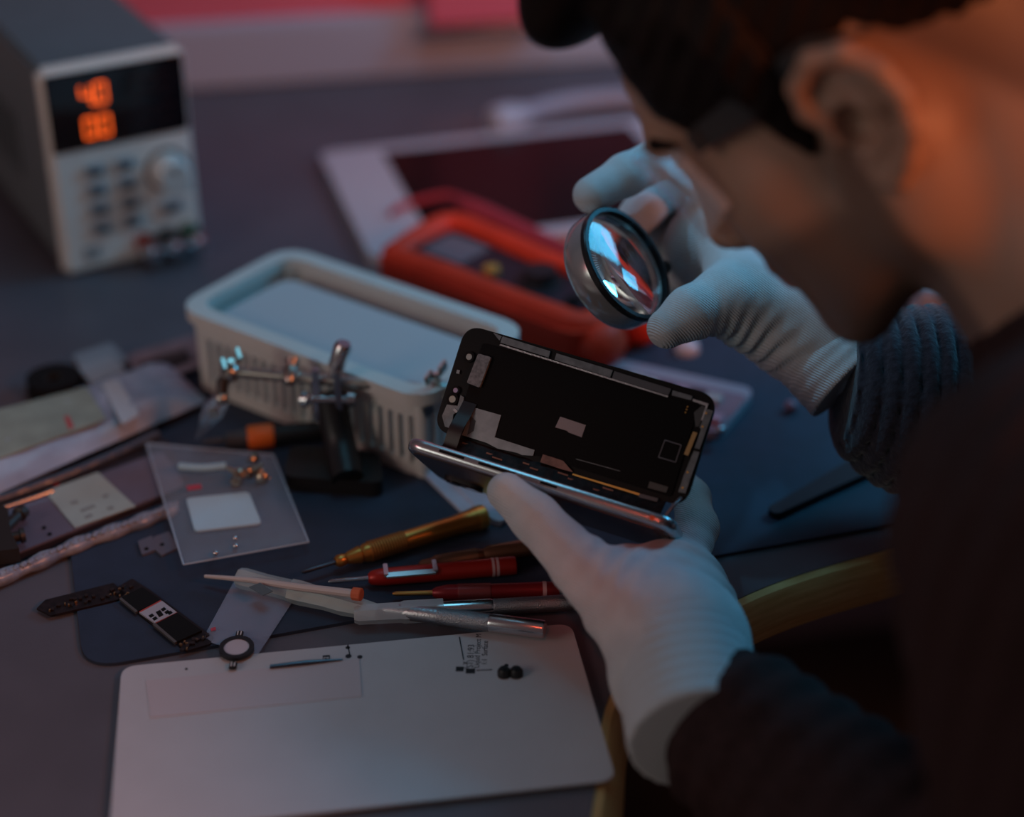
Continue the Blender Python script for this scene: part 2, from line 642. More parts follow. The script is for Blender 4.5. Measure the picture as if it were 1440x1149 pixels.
box(slot_m, (0, 0, 0), (0.002, 0.0028, 0.05))
sl0 = None
for i in range(9):
    loc = (0.0012, 0.09 + i * 0.016, 0.072)
    if sl0 is None: sl0 = obj('vent_slot', slot_m, mat('vent_dark', (0.06, 0.065, 0.07), 0.6), ps, loc=loc)
    else: dup(sl0, ps, loc)
ft = B()
cyl(ft, (0, 0, -0.0005), (0, 0, 0.004), 0.006)
f0 = obj('foot', ft, M_BLACK, ps, loc=(0.014, 0.02, 0.0005))
for x, y in ((PW - 0.014, 0.02), (0.014, PD - 0.02), (PW - 0.014, PD - 0.02)): dup(f0, ps, (x, y, 0.0005))

# ------------------------------------------------------------------ tablet and white lead behind
tTL, tTR0, tBL = D(450, 228), D(900, 178), D(495, 372)
tu = (tTR0 - tTL).normalized()
tv = Vector((tu.y, -tu.x, 0))
tlen, tdep = 0.315, 0.205
tb_ = thing('tablet', 'white tablet with a dark screen lying behind the red multimeter', 'tablet', tTL, math.atan2(tu.y, tu.x))
bm = B()
prism(bm, round_poly([(0, 0, 0), (tlen, 0, 0), (tlen, -tdep, 0), (0, -tdep, 0)], 0.012), (0, 0, 0.009))
obj('body', bm, mat('tablet_white', (0.58, 0.52, 0.55), 0.35), tb_, bevel=0.002)
bm = B()
prism(bm, round_poly([(0.05, -0.016, 0.009), (tlen - 0.05, -0.016, 0.009), (tlen - 0.05, -tdep + 0.016, 0.009), (0.05, -tdep + 0.016, 0.009)], 0.003), (0, 0, 0.0006))
obj('screen', bm, mat('tablet_screen', (0.006, 0.004, 0.005), 0.25, spec=0.2), tb_)
bm = B()
cyl(bm, (0.025, -tdep / 2, 0.0085), (0.025, -tdep / 2, 0.0094), 0.008, seg=24)
obj('home_button', bm, mat('tablet_white2', (0.58, 0.54, 0.57), 0.3), tb_)

M_LEAD = mat('white_lead_rubber', (0.40, 0.37, 0.43), 0.5)
q0 = D(705, 170, 0.012)
cb = thing('white_lead', 'thick white lead with a rounded plug behind the tablet', 'cable', Vector((q0.x, q0.y, 0)))
pts = [D(718, 170, 0.012), D(760, 154, 0.010), D(815, 143, 0.009), D(890, 138, 0.009), D(980, 142, 0.009), D(1080, 160, 0.009)]
off = Vector((q0.x, q0.y, 0))
bm = B()
tube(bm, [p - off for p in spline(pts, 6)], 0.0085, 12)
obj('lead', bm, M_LEAD, cb)
bm = B()
a, b = D(690, 172, 0.014) - off, D(742, 162, 0.012) - off
lathe(bm, a, b, [(0, 0.009), (0.08, 0.013), (0.5, 0.0138), (0.85, 0.011), (1, 0.008)], 20)
obj('plug', bm, mat('white_plug', (0.50, 0.48, 0.54), 0.4), cb)
# ------------------------------------------------------------------ multimeter in an orange-red holster
MH = 0.04
mA, mB = D(524, 350, MH), D(795, 452, MH)
mA.z = mB.z = 0
mrot = math.atan2(mB.y - mA.y, mB.x - mA.x)
ML, MWID = (mB - mA).length + 0.012, 0.088
mm = thing('multimeter', 'black-faced multimeter in an orange-red rubber holster behind the white basket', 'multimeter', mA, mrot)
M_RED = mat('holster_red_rubber', (0.88, 0.060, 0.025), 0.5, var=0.08, vscale=30, spec=0.25)
bm = B()
outl = round_poly([(0, 0, 0), (ML, 0, 0), (ML, MWID, 0), (0, MWID, 0)], [0.012, 0.02, 0.02, 0.016], 6)
prism(bm, outl, (0, 0, MH - 0.008))
obj('holster', bm, M_RED, mm, bevel=0.004)
# raised rim pieces round the face, waisted along the middle
rim = spline([(0.008, 0.010, MH - 0.008), (0.055, 0.011, MH - 0.007), (0.11, 0.013, MH - 0.009), (ML - 0.03, 0.012, MH - 0.008), (ML - 0.010, 0.018, MH - 0.010),
              (ML - 0.006, 0.045, MH - 0.010), (ML - 0.010, MWID - 0.018, MH - 0.010), (ML - 0.03, MWID - 0.016, MH - 0.006), (0.11, MWID - 0.022, MH - 0.005),
              (0.055, MWID - 0.016, MH - 0.005), (0.010, MWID - 0.014, MH - 0.006), (0.006, 0.045, MH - 0.006), (0.008, 0.011, MH - 0.008)], 6)
bm = B()
tube(bm, rim, 0.0095, 12)
obj('holster_rim', bm, M_RED, mm)
bm = B()
prism(bm, round_poly([(0.016, 0.018, MH - 0.010), (ML - 0.02, 0.02, MH - 0.010), (ML - 0.02, MWID - 0.024, MH - 0.010), (0.016, MWID - 0.022, MH - 0.010)], 0.006), (0, 0, 0.006))
fc = obj('face', bm, mat('meter_face', (0.020, 0.017, 0.026), 0.4), mm, bevel=0.001)
bm = B()
prism(bm, round_poly([(0.022, 0.026, MH - 0.0045), (0.058, 0.026, MH - 0.0045), (0.058, MWID - 0.030, MH - 0.0045), (0.022, MWID - 0.030, MH - 0.0045)], 0.003), (0, 0, 0.001))
obj('display', bm, mat('meter_lcd', (0.16, 0.17, 0.19), 0.2), fc)
bm = B()
lathe(bm, (0.082, 0.030, MH - 0.005), (0.082, 0.030, MH + 0.001), [(0, 0.006), (0.8, 0.0058), (1, 0.004)], 18)
obj('select_button', bm, mat('meter_orange_button', (0.80, 0.30, 0.05), 0.4), fc, label='small orange round button')
bm = B()
lathe(bm, (0.115, 0.042, MH - 0.005), (0.115, 0.042, MH + 0.004), [(0, 0.018), (0.25, 0.017), (0.3, 0.012), (1, 0.011)], 28)
obj('dial', bm, M_BLACK, fc)
for i in range(3):
    bm = B()
    lathe(bm, (ML - 0.028, 0.030 + i * 0.016, MH - 0.005), (ML - 0.028, 0.030 + i * 0.016, MH - 0.001), [(0, 0.0055), (1, 0.005)], 14)
    obj('socket', bm, M_MATTE, fc)
for i in range(2):
    y = 0.022 + i * 0.045
    bm = B()
    bmesh.ops.create_uvsphere(bm, u_segments=16, v_segments=10, radius=1, matrix=Matrix.Translation((ML + 0.002, y, 0.018)) @ Matrix.Diagonal((0.014, 0.019, 0.017, 1)))
    obj('corner_bumper', bm, M_RED, mm)

# red test probe lying behind the meter
q0, q1 = D(652, 286, 0.0192), D(820, 374, 0.0192)
off = Vector((q0.x, q0.y, 0.0097))
tp = thing('test_probe', 'dark red test probe lying along the far side of the multimeter', 'probe', off)
M_PROBE = mat('probe_red', (0.50, 0.05, 0.07), 0.45, spec=0.3)
bm = B()
lathe(bm, q0 - off, q1 - off, [(0, 0.0055), (0.15, 0.0075), (0.55, 0.009), (0.85, 0.0095), (0.90, 0.012), (0.94, 0.012), (0.95, 0.008), (1, 0.007)], 18)
obj('handle', bm, M_PROBE, tp)
dq = (q1 - q0).normalized()
bm = B()
lathe(bm, q1 - off, q1 + dq * 0.018 - off, [(0, 0.0022), (0.8, 0.0018), (1, 0.0003)], 10)
obj('tip', bm, M_STEEL, tp)
bm = B()
e = q0 - off
tube(bm, spline([e + dq * 0.004, e - dq * 0.02, Vector((e.x - 0.045, e.y + 0.012, 0.0030)), Vector((e.x - 0.055, e.y - 0.004, 0.0030))], 6), 0.0028, 8)
obj('lead', bm, M_PROBE, tp)

# ------------------------------------------------------------------ white slotted basket
BH = 0.062
bA, bB, bC = D(286, 434, BH), D(405, 349, BH), D(738, 462, BH)
bx = (bC - bB)
bx.z = 0
BL, BW = bx.length, 0.100
bx.normalize()
by = Vector((-bx.y, bx.x, 0))
orig = bB - by * BW
orig.z = 0
brot = math.atan2(bx.y, bx.x)
bk_ = thing('storage_basket', 'white plastic basket with slotted sides in the middle of the bench', 'basket', orig, brot)
M_BASK = mat('basket_white_plastic', (0.74, 0.73, 0.68), 0.42, var=0.02)
bm = B()
tp_ = 0.006
prism(bm, round_poly([(tp_, tp_, 0.001), (BL - tp_, tp_, 0.001), (BL - tp_, BW - tp_, 0.001), (tp_, BW - tp_, 0.001)], 0.012), (0, 0, 0.0025))
obj('bottom', bm, M_BASK, bk_)


def ring(bm, outer, inner, h):
    h = Vector(h)
    n = len(outer)
    v = [[bm.verts.new(Vector(p) + o) for p in ps_] for ps_, o in ((outer, h * 0), (outer, h), (inner, h), (inner, h * 0))]
    for i in range(n):
        j = (i + 1) % n
        for k in range(4):
            a, b = v[k], v[(k + 1) % 4]
            bm.faces.new((a[i], a[j], b[j], b[i]))
    return bm


def rect(x0, y0, x1, y1, z, r, n=6): return round_poly([(x0, y0, z), (x1, y0, z), (x1, y1, z), (x0, y1, z)], r, n)


bm = B()
ring(bm, rect(-0.003, -0.003, BL + 0.003, BW + 0.003, BH - 0.008, 0.022), rect(0.008, 0.008, BL - 0.008, BW - 0.008, BH - 0.008, 0.014), (0, 0, 0.008))
obj('rim', bm, M_BASK, bk_, bevel=0.002)
bm = B()
ring(bm, rect(0.0025, 0.0025, BL - 0.0025, BW - 0.0025, BH - 0.019, 0.018), rect(0.0055, 0.0055, BL - 0.0055, BW - 0.0055, BH - 0.019, 0.015), (0, 0, 0.012))
obj('upper_band', bm, M_BASK, bk_)
bm = B()
ring(bm, rect(0.004, 0.004, BL - 0.004, BW - 0.004, 0.001, 0.018), rect(0.007, 0.007, BL - 0.007, BW - 0.007, 0.001, 0.015), (0, 0, 0.011))
obj('lower_band', bm, M_BASK, bk_)
sm = B()
box(sm, (0, 0, 0), (0.0036, 0.0026, BH - 0.028))
s0 = None
zc = 0.011 + (BH - 0.029) / 2
nx = 22
for i in range(nx):
    x = 0.016 + (BL - 0.032) * i / (nx - 1)
    for y in (0.0043, BW - 0.0043):
        if s0 is None: s0 = obj('slat', sm, M_BASK, bk_, loc=(x, y, zc))
        else: dup(s0, bk_, (x, y, zc))
for i in range(10):
    y = 0.016 + (BW - 0.032) * i / 9
    for x in (0.0043, BL - 0.0043): dup(s0, bk_, (x, y, zc), math.pi / 2)
for sx, sy in ((0.009, 0.009), (BL - 0.009, 0.009), (BL - 0.009, BW - 0.009), (0.009, BW - 0.009)):
    bm = B()
    cyl(bm, (sx, sy, 0.002), (sx, sy, BH - 0.008), 0.0042, 0.005, 12)
    obj('corner_post', bm, M_BASK, bk_)
fp = thing('foam_block', 'pale blue-white foam block filling the white basket', 'foam', orig + Vector((0, 0, 0.0038)), brot)
bm = B()
prism(bm, rect(0.016, 0.0135, BL - 0.0125, BW - 0.020, 0, 0.010), (0, 0, BH - 0.013))
obj('block', bm, mat('pale_foam', (0.56, 0.56, 0.58), 0.6, var=0.02, bump=0.1, bscale=400), fp, bevel=0.003)
bm = B()
prism(bm, rect(0.018, 0.0155, BL - 0.0145, BW - 0.022, BH - 0.0129, 0.010), (0, 0, 0.0012))
obj('cover_sheet', bm, mat('cover_sheet', (0.60, 0.60, 0.61), 0.5), fp, bevel=0.0004)

# ------------------------------------------------------------------ helping-hand stand
hb = D(488, 655, MZ)
hb.z = MZ
hh = thing('helping_hand_stand', 'black based soldering stand with steel crossbar, clamps and crocodile clips', 'tool stand', hb)
off = hb
M_JOINT = mat('joint_steel', (0.50, 0.47, 0.42), 0.28, 1.0)
bm = B()
prism(bm, [p + Vector((0, 0, 0)) for p in round_poly([D(400, 690, MZ) - off, D(540, 700, MZ) - off, D(535, 655, MZ) - off, D(410, 645, MZ) - off], 0.008)], (0, 0, 0.010))
obj('base_plate', bm, mat('cast_base', (0.014, 0.012, 0.012), 0.5, bump=0.3, bscale=250), hh, bevel=0.002)
b0, b1 = D(328, 523, 0.058), D(612, 548, 0.058)
bc = b0.lerp(b1, 0.475)
foot = Vector((bc.x, bc.y - 0.004, MZ))
bm = B()
tube(bm, spline([foot - off + Vector((0.012, -0.03, 0.010)), foot - off + Vector((0.006, -0.008, 0.022)), Vector((bc.x, bc.y, 0.05)) - off], 5), 0.0095, 14)
obj('post', bm, M_BLACK, hh)
bm = B()
cyl(bm, b0 - off, b1 - off, 0.0034, seg=14)
obj('crossbar', bm, M_JOINT, hh)
# centre clamp with two prongs and a thumbscrew
q = frame_z(b1 - b0)
for s in (-1, 1):
    bm = B()
    c = bc + (b1 - b0).normalized() * 0.0065 * s
    box(bm, c - off + Vector((0, -0.007, -0.006)), (0.0042, 0.005, 0.034))
    obj('clamp_prong', bm, M_STEEL, hh, bevel=0.0008)
bm = B()
lathe(bm, bc - off + Vector((0.003, -0.004, 0.004)), bc - off + Vector((0.011, -0.004, 0.027)), [(0, 0.0025), (0.3, 0.0025), (0.32, 0.005), (0.9, 0.0055), (1, 0.004)], 12)
obj('thumbscrew', bm, M_STEEL, hh)
bm = B()
lathe(bm, bc - off + Vector((-0.016, -0.008, -0.008)), bc - off + Vector((0.016, -0.008, -0.008)), [(0, 0.004), (0.12, 0.005), (0.2, 0.0025), (0.8, 0.0025), (0.88, 0.005), (1, 0.004)], 12)
obj('clamp_screw', bm, M_STEEL, hh)
bm = B()
c = b0.lerp(b1, 0.29)
lathe(bm, c - off + Vector((0, -0.009, 0.001)), c - off + Vector((0.001, 0.004, 0.009)), [(0, 0.003), (0.2, 0.0045), (0.6, 0.0045), (0.7, 0.003), (1, 0.0045)], 12)
obj('collar', bm, M_JOINT, hh)


def croc(base, tip, open_=0.006, name='crocodile_clip'):
    d = (tip - base)
    L = d.length
    d.normalize()
    sd = d.cross(Vector((0, 0, 1))).normalized()
    up = sd.cross(d)
    bm = B()
    for s in (-1, 1):
        poly = [base + up * s * 0.0045, base + d * L * 0.35 + up * s * 0.006, tip + up * s * 0.0007, tip + d * 0.001, base + d * L * 0.45 + up * s * 0.001, base + up * s * 0.001]
        prism(bm, [p - off - sd * 0.0026 for p in poly], sd * 0.0052)
    o = obj(name, bm, M_STEEL, hh)
    bm = B()
    cyl(bm, base + d * L * 0.33 - sd * 0.004 - off, base + d * L * 0.33 + sd * 0.004 - off, 0.0028, seg=10)
    obj('hinge_pin', bm, M_JOINT, o)
    return o


def balljoint(c, r=0.0062):
    bm = B()
    bmesh.ops.create_uvsphere(bm, u_segments=16, v_segments=10, radius=r, matrix=Matrix.Translation(c - off))
    return obj('ball_joint', bm, M_JOINT, hh)


def wing(c, d):
    d = Vector(d).normalized()
    bm = B()
    cyl(bm, c - off, c + d * 0.013 - off, 0.0022, seg=10)
    s = d.orthogonal().normalized()
    for k in (-1, 1):
        box(bm, c + d * 0.013 + s * k * 0.0055 - off, (0.002, 0.008, 0.007), frame_z(d))
    return obj('wing_nut', bm, M_JOINT, hh, bevel=0.0006)


j1 = b0 + Vector((-0.002, 0.0, 0.0))
balljoint(j1)
wing(j1, (0.2, -0.5, 0.9))
bm = B()
k1 = D(312, 560, 0.045)
tube(bm, [j1 - off, j1.lerp(k1, 0.5) - off + Vector((-0.002, 0, 0.002)), k1 - off], 0.0036, 10)
obj('clip_arm', bm, M_BLACK, hh)
balljoint(k1, 0.0045)
croc(k1, D(276, 614, 0.020))
j2 = b1 + Vector((0.002, 0, 0))
balljoint(j2)
wing(j2, (-0.1, -0.2, 1))
wing(j2, (-0.75, -0.6, -0.35))
wing(j2, (0.8, -0.5, 0.3))
k2 = j2 + Vector((0.020, -0.016, -0.008))
bm = B()
tube(bm, [j2 - off, k2 - off], 0.003, 10)
obj('clip_arm', bm, M_JOINT, hh)
croc(k2, k2 + Vector((0.030, -0.012, -0.016)))

# black pen tool with an orange band
a, b = D(282, 622, MZ + 0.0065), D(528, 598, MZ + 0.0065)
off = Vector((a.x, a.y, MZ))
pn = thing('soldering_pen', 'black soldering pen with an orange band under the crossbar', 'soldering iron', off)
a, b = a - off, b - off
bm = B()
lathe(bm, a.lerp(b, 0.36), b, [(0, 0.0052), (0.05, 0.0062), (0.5, 0.0060), (0.9, 0.0062), (1, 0.0045)], 18)
obj('handle', bm, M_BLACK, pn)
bm = B()
lathe(bm, a.lerp(b, 0.265), a.lerp(b, 0.415), [(0, 0.0066), (0.1, 0.0074), (0.9, 0.0074), (1, 0.0066)], 20)
obj('orange_band', bm, mat('pen_orange', (0.72, 0.14, 0.02), 0.5), pn)
bm = B()
lathe(bm, a, a.lerp(b, 0.28), [(0, 0.0005), (0.2, 0.0018), (0.5, 0.0022), (0.52, 0.0045), (1, 0.0052)], 16)
obj('tip', bm, mat('pen_grey', (0.06, 0.06, 0.07), 0.4), pn)
# ------------------------------------------------------------------ bags and parts at the left
M_FILM = mat('clear_bag_film', (0.55, 0.66, 0.80), 0.28, alpha=0.16, bump=1.0, bscale=110)
M_FILM2 = mat('silver_bag_film', (0.30, 0.36, 0.46), 0.33, alpha=0.88, bump=0.9, bscale=70, color2=(0.42, 0.49, 0.60), vscale=40)


def film(name, pix, z0, hgt, m, parent, base, seed=0, nx=26, ny=18, edge=0.4):
    "puffy bag: four pixel corners on plane z0, top film bulging by hgt with creases, thin bottom film"
    c = [D(x, y, z0) - Vector(base) for x, y in pix]
    bm = B()
    top, bot = [], []
    for j in range(ny + 1):
        rt, rb = [], []
        for i in range(nx + 1):
            u, v = i / nx, j / ny
            p = c[0].lerp(c[1], u).lerp(c[3].lerp(c[2], u), v)
            e = min(u, 1 - u, v, 1 - v)
            prof = min(1, e / edge)
            prof = prof * (2 - prof)
            w = noise.noise(Vector((u * 5 + seed, v * 4, seed * 1.7))) * 0.35 + noise.noise(Vector((u * 13, v * 11 + seed, 3.1))) * 0.18
            rt.append(bm.verts.new(p + Vector((0, 0, max(0.0006, hgt * prof * (1 + w) + 0.0008 + 0.0012 * abs(w) * (e < 0.08))))))
            rb.append(rt[-1] if e == 0 else bm.verts.new(p + Vector((0, 0, 0.0002))))
        top.append(rt)
        bot.append(rb)
    for g, fl_ in ((top, False), (bot, True)):
        for j in range(ny):
            for i in range(nx):
                q_ = (g[j][i], g[j][i + 1], g[j + 1][i + 1], g[j + 1][i])
                try: bm.faces.new(q_[::-1] if fl_ else q_)
                except ValueError: pass
    return obj(name, bm, m, parent, angle=80)


# silver zip bag with a long yellowed label
base = D(100, 640)
zb = thing('zip_bag', 'silver-blue zip bag with a long yellowed label at the left edge', 'bag', base)
film('bag_film', [(-70, 612), (236, 512), (292, 566), (-70, 726)], 0.0078, 0.010, M_FILM2, zb, base, 2, 34, 22, 0.22)
LZ = 0.0200
slab('paper_label', [(-60, 592), (122, 545), (150, 590), (-60, 668)], LZ, 0.0006, mat('yellowed_paper', (0.27, 0.31, 0.25), 0.8, var=0.12, vscale=60), zb, base=base, r=0.002)
slab('white_strip', [(142, 540), (166, 534), (196, 584), (172, 598)], LZ, 0.0008, mat('strip_white', (0.46, 0.52, 0.56), 0.6), zb, base=base, r=0.002)
slab('red_mark', [(90, 586), (97, 585), (104, 601), (97, 604)], LZ + 0.0006, 0.0003, mat('red_ink', (0.45, 0.08, 0.08), 0.7), zb, base=base)
bm = B()
tube(bm, [p - base for p in spline([D(-60, 722, 0.010), D(60, 680, 0.010), D(140, 648, 0.010), D(222, 610, 0.010)], 6)], 0.0028, 8)
obj('zip_seal', bm, mat('zip_dark', (0.05, 0.07, 0.10), 0.3, bump=0.8, bscale=120), zb)

# grey phone back plate with sticky note
base = D(110, 745)
pp = thing('phone_back_plate', 'grey metal phone back plate with dark edges under the sticky note', 'phone part', base)
slab('frame', [(-70, 735), (232, 622), (272, 694), (-50, 822)], 0.0, 0.0055, mat('plate_edge', (0.035, 0.028, 0.035), 0.35), pp, r=0.008, base=base, bevel=0.001)
slab('plate', [(-60, 742), (228, 636), (262, 684), (-40, 806)], 0.0055, 0.0012, mat('plate_grey', (0.19, 0.17, 0.22), 0.35, 0.3, var=0.08), pp, r=0.007, base=base)
bm = B()
tube(bm, [p - base for p in spline([D(-40, 728, 0.008), D(40, 702, 0.008), D(75, 690, 0.008)], 5)], 0.0012, 8)
obj('side_rail', bm, M_STEEL, pp)
for (x, y) in ((62, 743), (70, 752)):
    bm = B()
    cyl(bm, D(x, y, 0.0066) - base, D(x, y, 0.0066) - base + Vector((0, 0, 0.0008)), 0.0012, seg=10)
    obj('screw', bm, M_MATTE, pp)
bm = B()
cyl(bm, D(78, 681, 0.0055) - base, D(78, 681, 0.0055) - base + Vector((0, 0, 0.004)), 0.0022, seg=12)
obj('red_stud', bm, mat('stud_red', (0.40, 0.03, 0.03), 0.4), pp)
base = D(128, 705, 0.0068)
sn = thing('sticky_note', 'pale yellow sticky note on the grey back plate', 'note', base)
slab('paper', [(63, 692), (138, 665), (191, 713), (106, 743)], 0.0068, 0.0006, mat('note_paper', (0.36, 0.41, 0.37), 0.8, var=0.05), sn, base=base)
for k, (x0, y0, x1, y1) in enumerate(((98, 706, 108, 703), (112, 717, 132, 709), (118, 726, 128, 722), (143, 697, 151, 694), (150, 714, 158, 711))):
    slab('pencil_mark', [(x0, y0), (x1, y1), (x1 + 3, y1 + 4), (x0 + 3, y0 + 4)], 0.0074, 0.0002, mat('pencil_grey', (0.25, 0.27, 0.25), 0.8), sn, base=base)

# rolled bubble-wrap strip
base = D(100, 770)
bw = thing('bubble_wrap_strip', 'rolled clear bubble-wrap strip along the front of the back plate', 'bubble wrap', base)
pts = spline([D(-60, 838, 0.0045), D(30, 801, 0.0045), D(110, 766, 0.0045), D(190, 737, 0.0045), D(248, 714, 0.0045)], 8)
bm = B()
tube(bm, [p - base for p in pts], [0.0042 + 0.0007 * math.sin(i * 1.3) for i in range(len(pts))], 12)
rl = obj('roll', bm, mat('wrap_film', (0.20, 0.24, 0.32), 0.22, alpha=0.85, bump=1.0, bscale=150, color2=(0.38, 0.40, 0.46), vscale=120), bw)
sb = B()
bmesh.ops.create_icosphere(sb, subdivisions=1, radius=0.0020)
b0_ = None
for i, p in enumerate(pts[2:-1]):
    for s in (-1, 1):
        l = p - base + Vector((0.002 * s, -0.0015 + 0.002 * s, 0.0033))
        if b0_ is None: b0_ = obj('bubble', sb, MATS['wrap_film'], bw, loc=l)
        else: dup(b0_, bw, l)

# black plastic clip at the left edge
base = D(8, 760, 0.007)
bc_ = thing('black_clip', 'chunky black plastic clip at the left edge on the back plate', 'clip', base)
bm = B()
prism(bm, [D(x, y, 0.007) - base for x, y in ((-40, 735), (-5, 722), (14, 733), (18, 765), (30, 790), (-40, 800))], (0, 0, 0.009))
obj('body', bm, mat('clip_brownblack', (0.022, 0.017, 0.014), 0.5), bc_, bevel=0.0015)
for (x0, y0, x1, y1) in ((8, 742, 33, 718), (10, 758, 35, 752)):
    bm = B()
    lathe(bm, D(x0, y0, 0.013) - base, D(x1, y1, 0.013) - base, [(0, 0.0032), (0.7, 0.003), (0.75, 0.0045), (1, 0.004)], 12)
    obj('prong', bm, MATS['clip_brownblack'], bc_)

# things behind the silver bag
base = D(140, 528)
cbx = thing('connector_box', 'small pale plastic box behind the silver bag', 'box', base)
slab('body', [(104, 518), (158, 500), (182, 524), (128, 548)], 0, 0.010, mat('pale_box', (0.24, 0.26, 0.28), 0.5), cbx, r=0.003, base=base, bevel=0.001)
slab('lid', [(108, 517), (157, 502), (177, 523), (130, 544)], 0.0101, 0.002, mat('pale_lid', (0.30, 0.32, 0.34), 0.5), cbx, r=0.003, base=base, bevel=0.0005)
base = D(240, 505)
pk = thing('stripped_phone', 'pinkish grey stripped phone left of the white basket', 'phone part', base)
slab('frame', [(178, 512), (292, 478), (306, 508), (198, 548)], 0, 0.007, mat('frame_pinkgrey', (0.26, 0.16, 0.17), 0.4, var=0.15, vscale=120), pk, r=0.005, base=base, bevel=0.001)
slab('battery', [(196, 514), (262, 495), (270, 507), (206, 529)], 0.0071, 0.0025, mat('battery_dark', (0.035, 0.022, 0.024), 0.4), pk, r=0.002, base=base)
slab('silver_strip', [(206, 534), (296, 503), (300, 510), (212, 542)], 0.0071, 0.0015, mat('strip_silver', (0.34, 0.28, 0.31), 0.35, 0.4), pk, r=0.001, base=base)
base = D(78, 552)
tr = thing('tape_roll', 'black tape roll half hidden behind the silver bag', 'tape', base)
bm = B()
ring(bm, [(0.017 * math.cos(a_ * math.pi / 16), 0.017 * math.sin(a_ * math.pi / 16), 0) for a_ in range(32)],
     [(0.006 * math.cos(a_ * math.pi / 16), 0.006 * math.sin(a_ * math.pi / 16), 0) for a_ in range(32)], (0, 0, 0.012))
obj('tape', bm, M_MATTE, tr, bevel=0.0006)
bm = B()
ring(bm, [(0.0059 * math.cos(a_ * math.pi / 16), 0.0059 * math.sin(a_ * math.pi / 16), 0.0005) for a_ in range(32)],
     [(0.0048 * math.cos(a_ * math.pi / 16), 0.0048 * math.sin(a_ * math.pi / 16), 0.0005) for a_ in range(32)], (0, 0, 0.011))
obj('core', bm, mat('card_core', (0.02, 0.015, 0.012), 0.9), tr)

# clear bag holding a white card
base = D(315, 705, MZ)
cbg = thing('clear_bag', 'clear plastic bag holding a small white card on the mat', 'bag', base)
film('bag_film', [(206, 624), (384, 640), (434, 762), (258, 794)], 0.0085, 0.0045, M_FILM, cbg, base, 5, 36, 28, 0.2)
M_SEAM = mat('bag_seam', (0.50, 0.60, 0.70), 0.3, alpha=0.6)
for a_, b_ in (((206, 624), (384, 640)), ((384, 640), (434, 762)), ((434, 762), (258, 794)), ((258, 794), (206, 624))):
    bm = B()
    tube(bm, [D(*a_, 0.0092) - base, D(*b_, 0.0092) - base], 0.0006, 6)
    obj('seam', bm, M_SEAM, cbg)
bm = B()
tube(bm, [p - base for p in spline([D(252, 656, 0.016), D(285, 658, 0.016), D(318, 655, 0.016)], 5)], 0.0022, 10)
obj('zip_slider', bm, mat('slider_blue', (0.35, 0.58, 0.70), 0.3), cbg)
slab('red_print', [(262, 684), (282, 681), (284, 687), (264, 690)], 0.0145, 0.0003, mat('print_red', (0.50, 0.06, 0.09), 0.6), cbg, base=base)
for x, y in ((331, 757), (331, 768), (303, 778)):
    bm = B()
    bmesh.ops.create_icosphere(bm, subdivisions=2, radius=0.0016, matrix=Matrix.Translation(D(x, y, 0.0125) - base))
    obj('air_dimple', bm, M_STEEL, cbg)
base = D(312, 722, 0.0098)
wc = thing('white_card', 'small rounded white card inside the clear bag', 'card', base)
slab('card', [(262, 703), (350, 694), (368, 738), (274, 749)], 0.0098, 0.0012, mat('card_white', (0.50, 0.68, 0.72), 0.6), wc, r=0.003, base=base)
base = D(352, 668, 0.0135)
scs = thing('screw_cluster', 'little heap of bronze screws on the corner of the clear bag', 'screws', base)
random.seed(9)
for i in range(9):
    c = Vector((random.uniform(-0.011, 0.011), random.uniform(-0.010, 0.010), 0.0035 + 0.003 * random.random()))
    d = Vector((random.uniform(-1, 1), random.uniform(-1, 1), random.uniform(-0.3, 0.6))).normalized()
    bm = B()
    lathe(bm, c - d * 0.004, c + d * 0.004, [(0, 0.0008), (0.65, 0.0016), (0.66, 0.0032), (0.9, 0.0032), (1, 0.002)], 10)
    obj('screw', bm, mat('bronze_screw', (0.42, 0.33, 0.25), 0.3, 1.0), scs)

# two small shield plates
for k, (pix, lab) in enumerate((([(194, 764), (214, 756), (220, 776), (200, 783)], 'small square metal shield plate left of the clear bag'),
                                ([(216, 758), (238, 750), (252, 772), (228, 784), (216, 774)], 'small notched metal shield plate beside the clear bag'))):
    base = D(sum(p[0] for p in pix) / len(pix), sum(p[1] for p in pix) / len(pix), MZ)
    sp = thing('shield_plate', lab, 'metal part', base, group='small shield plates beside the clear bag')
    slab('plate', pix, MZ, 0.0015, mat('shield_metal', (0.22, 0.21, 0.25), 0.4, 0.6), sp, r=0.001, base=base)
    c = D(pix[0][0] + 12, pix[0][1] + 8, MZ + 0.0015) - base
    bm = B()
    cyl(bm, c, c + Vector((0, 0, 0.0004)), 0.0012, seg=10)
    obj('hole_rivet', bm, M_MATTE, sp)
# ------------------------------------------------------------------ L-shaped logic board
base = D(215, 865, MZ)
lb = thing('logic_board', 'L-shaped phone logic board with black chips at the lower left of the mat', 'circuit board', base)
M_PCB = mat('pcb_dark', (0.012, 0.007, 0.007), 0.4, var=0.5, vscale=300)
slab('board', [(152, 836), (186, 816), (214, 834), (300, 898), (296, 908), (262, 918), (196, 866), (176, 848)], MZ, 0.0012, M_PCB, lb, base=base)
slab('board_arm', [(52, 858), (64, 846), (160, 822), (178, 838), (165, 846), (72, 868)], MZ, 0.0012, M_PCB, lb, base=base)
CZ = MZ + 0.0013
slab('chip', [(171, 843), (200, 828), (226, 846), (194, 862)], CZ, 0.0012, M_MATTE, lb, base=base)
slab('chip_can', [(168, 845), (171, 843), (194, 862), (191, 864)], CZ, 0.0014, mat('can_grey', (0.22, 0.20, 0.18), 0.4, 0.8), lb, base=base)
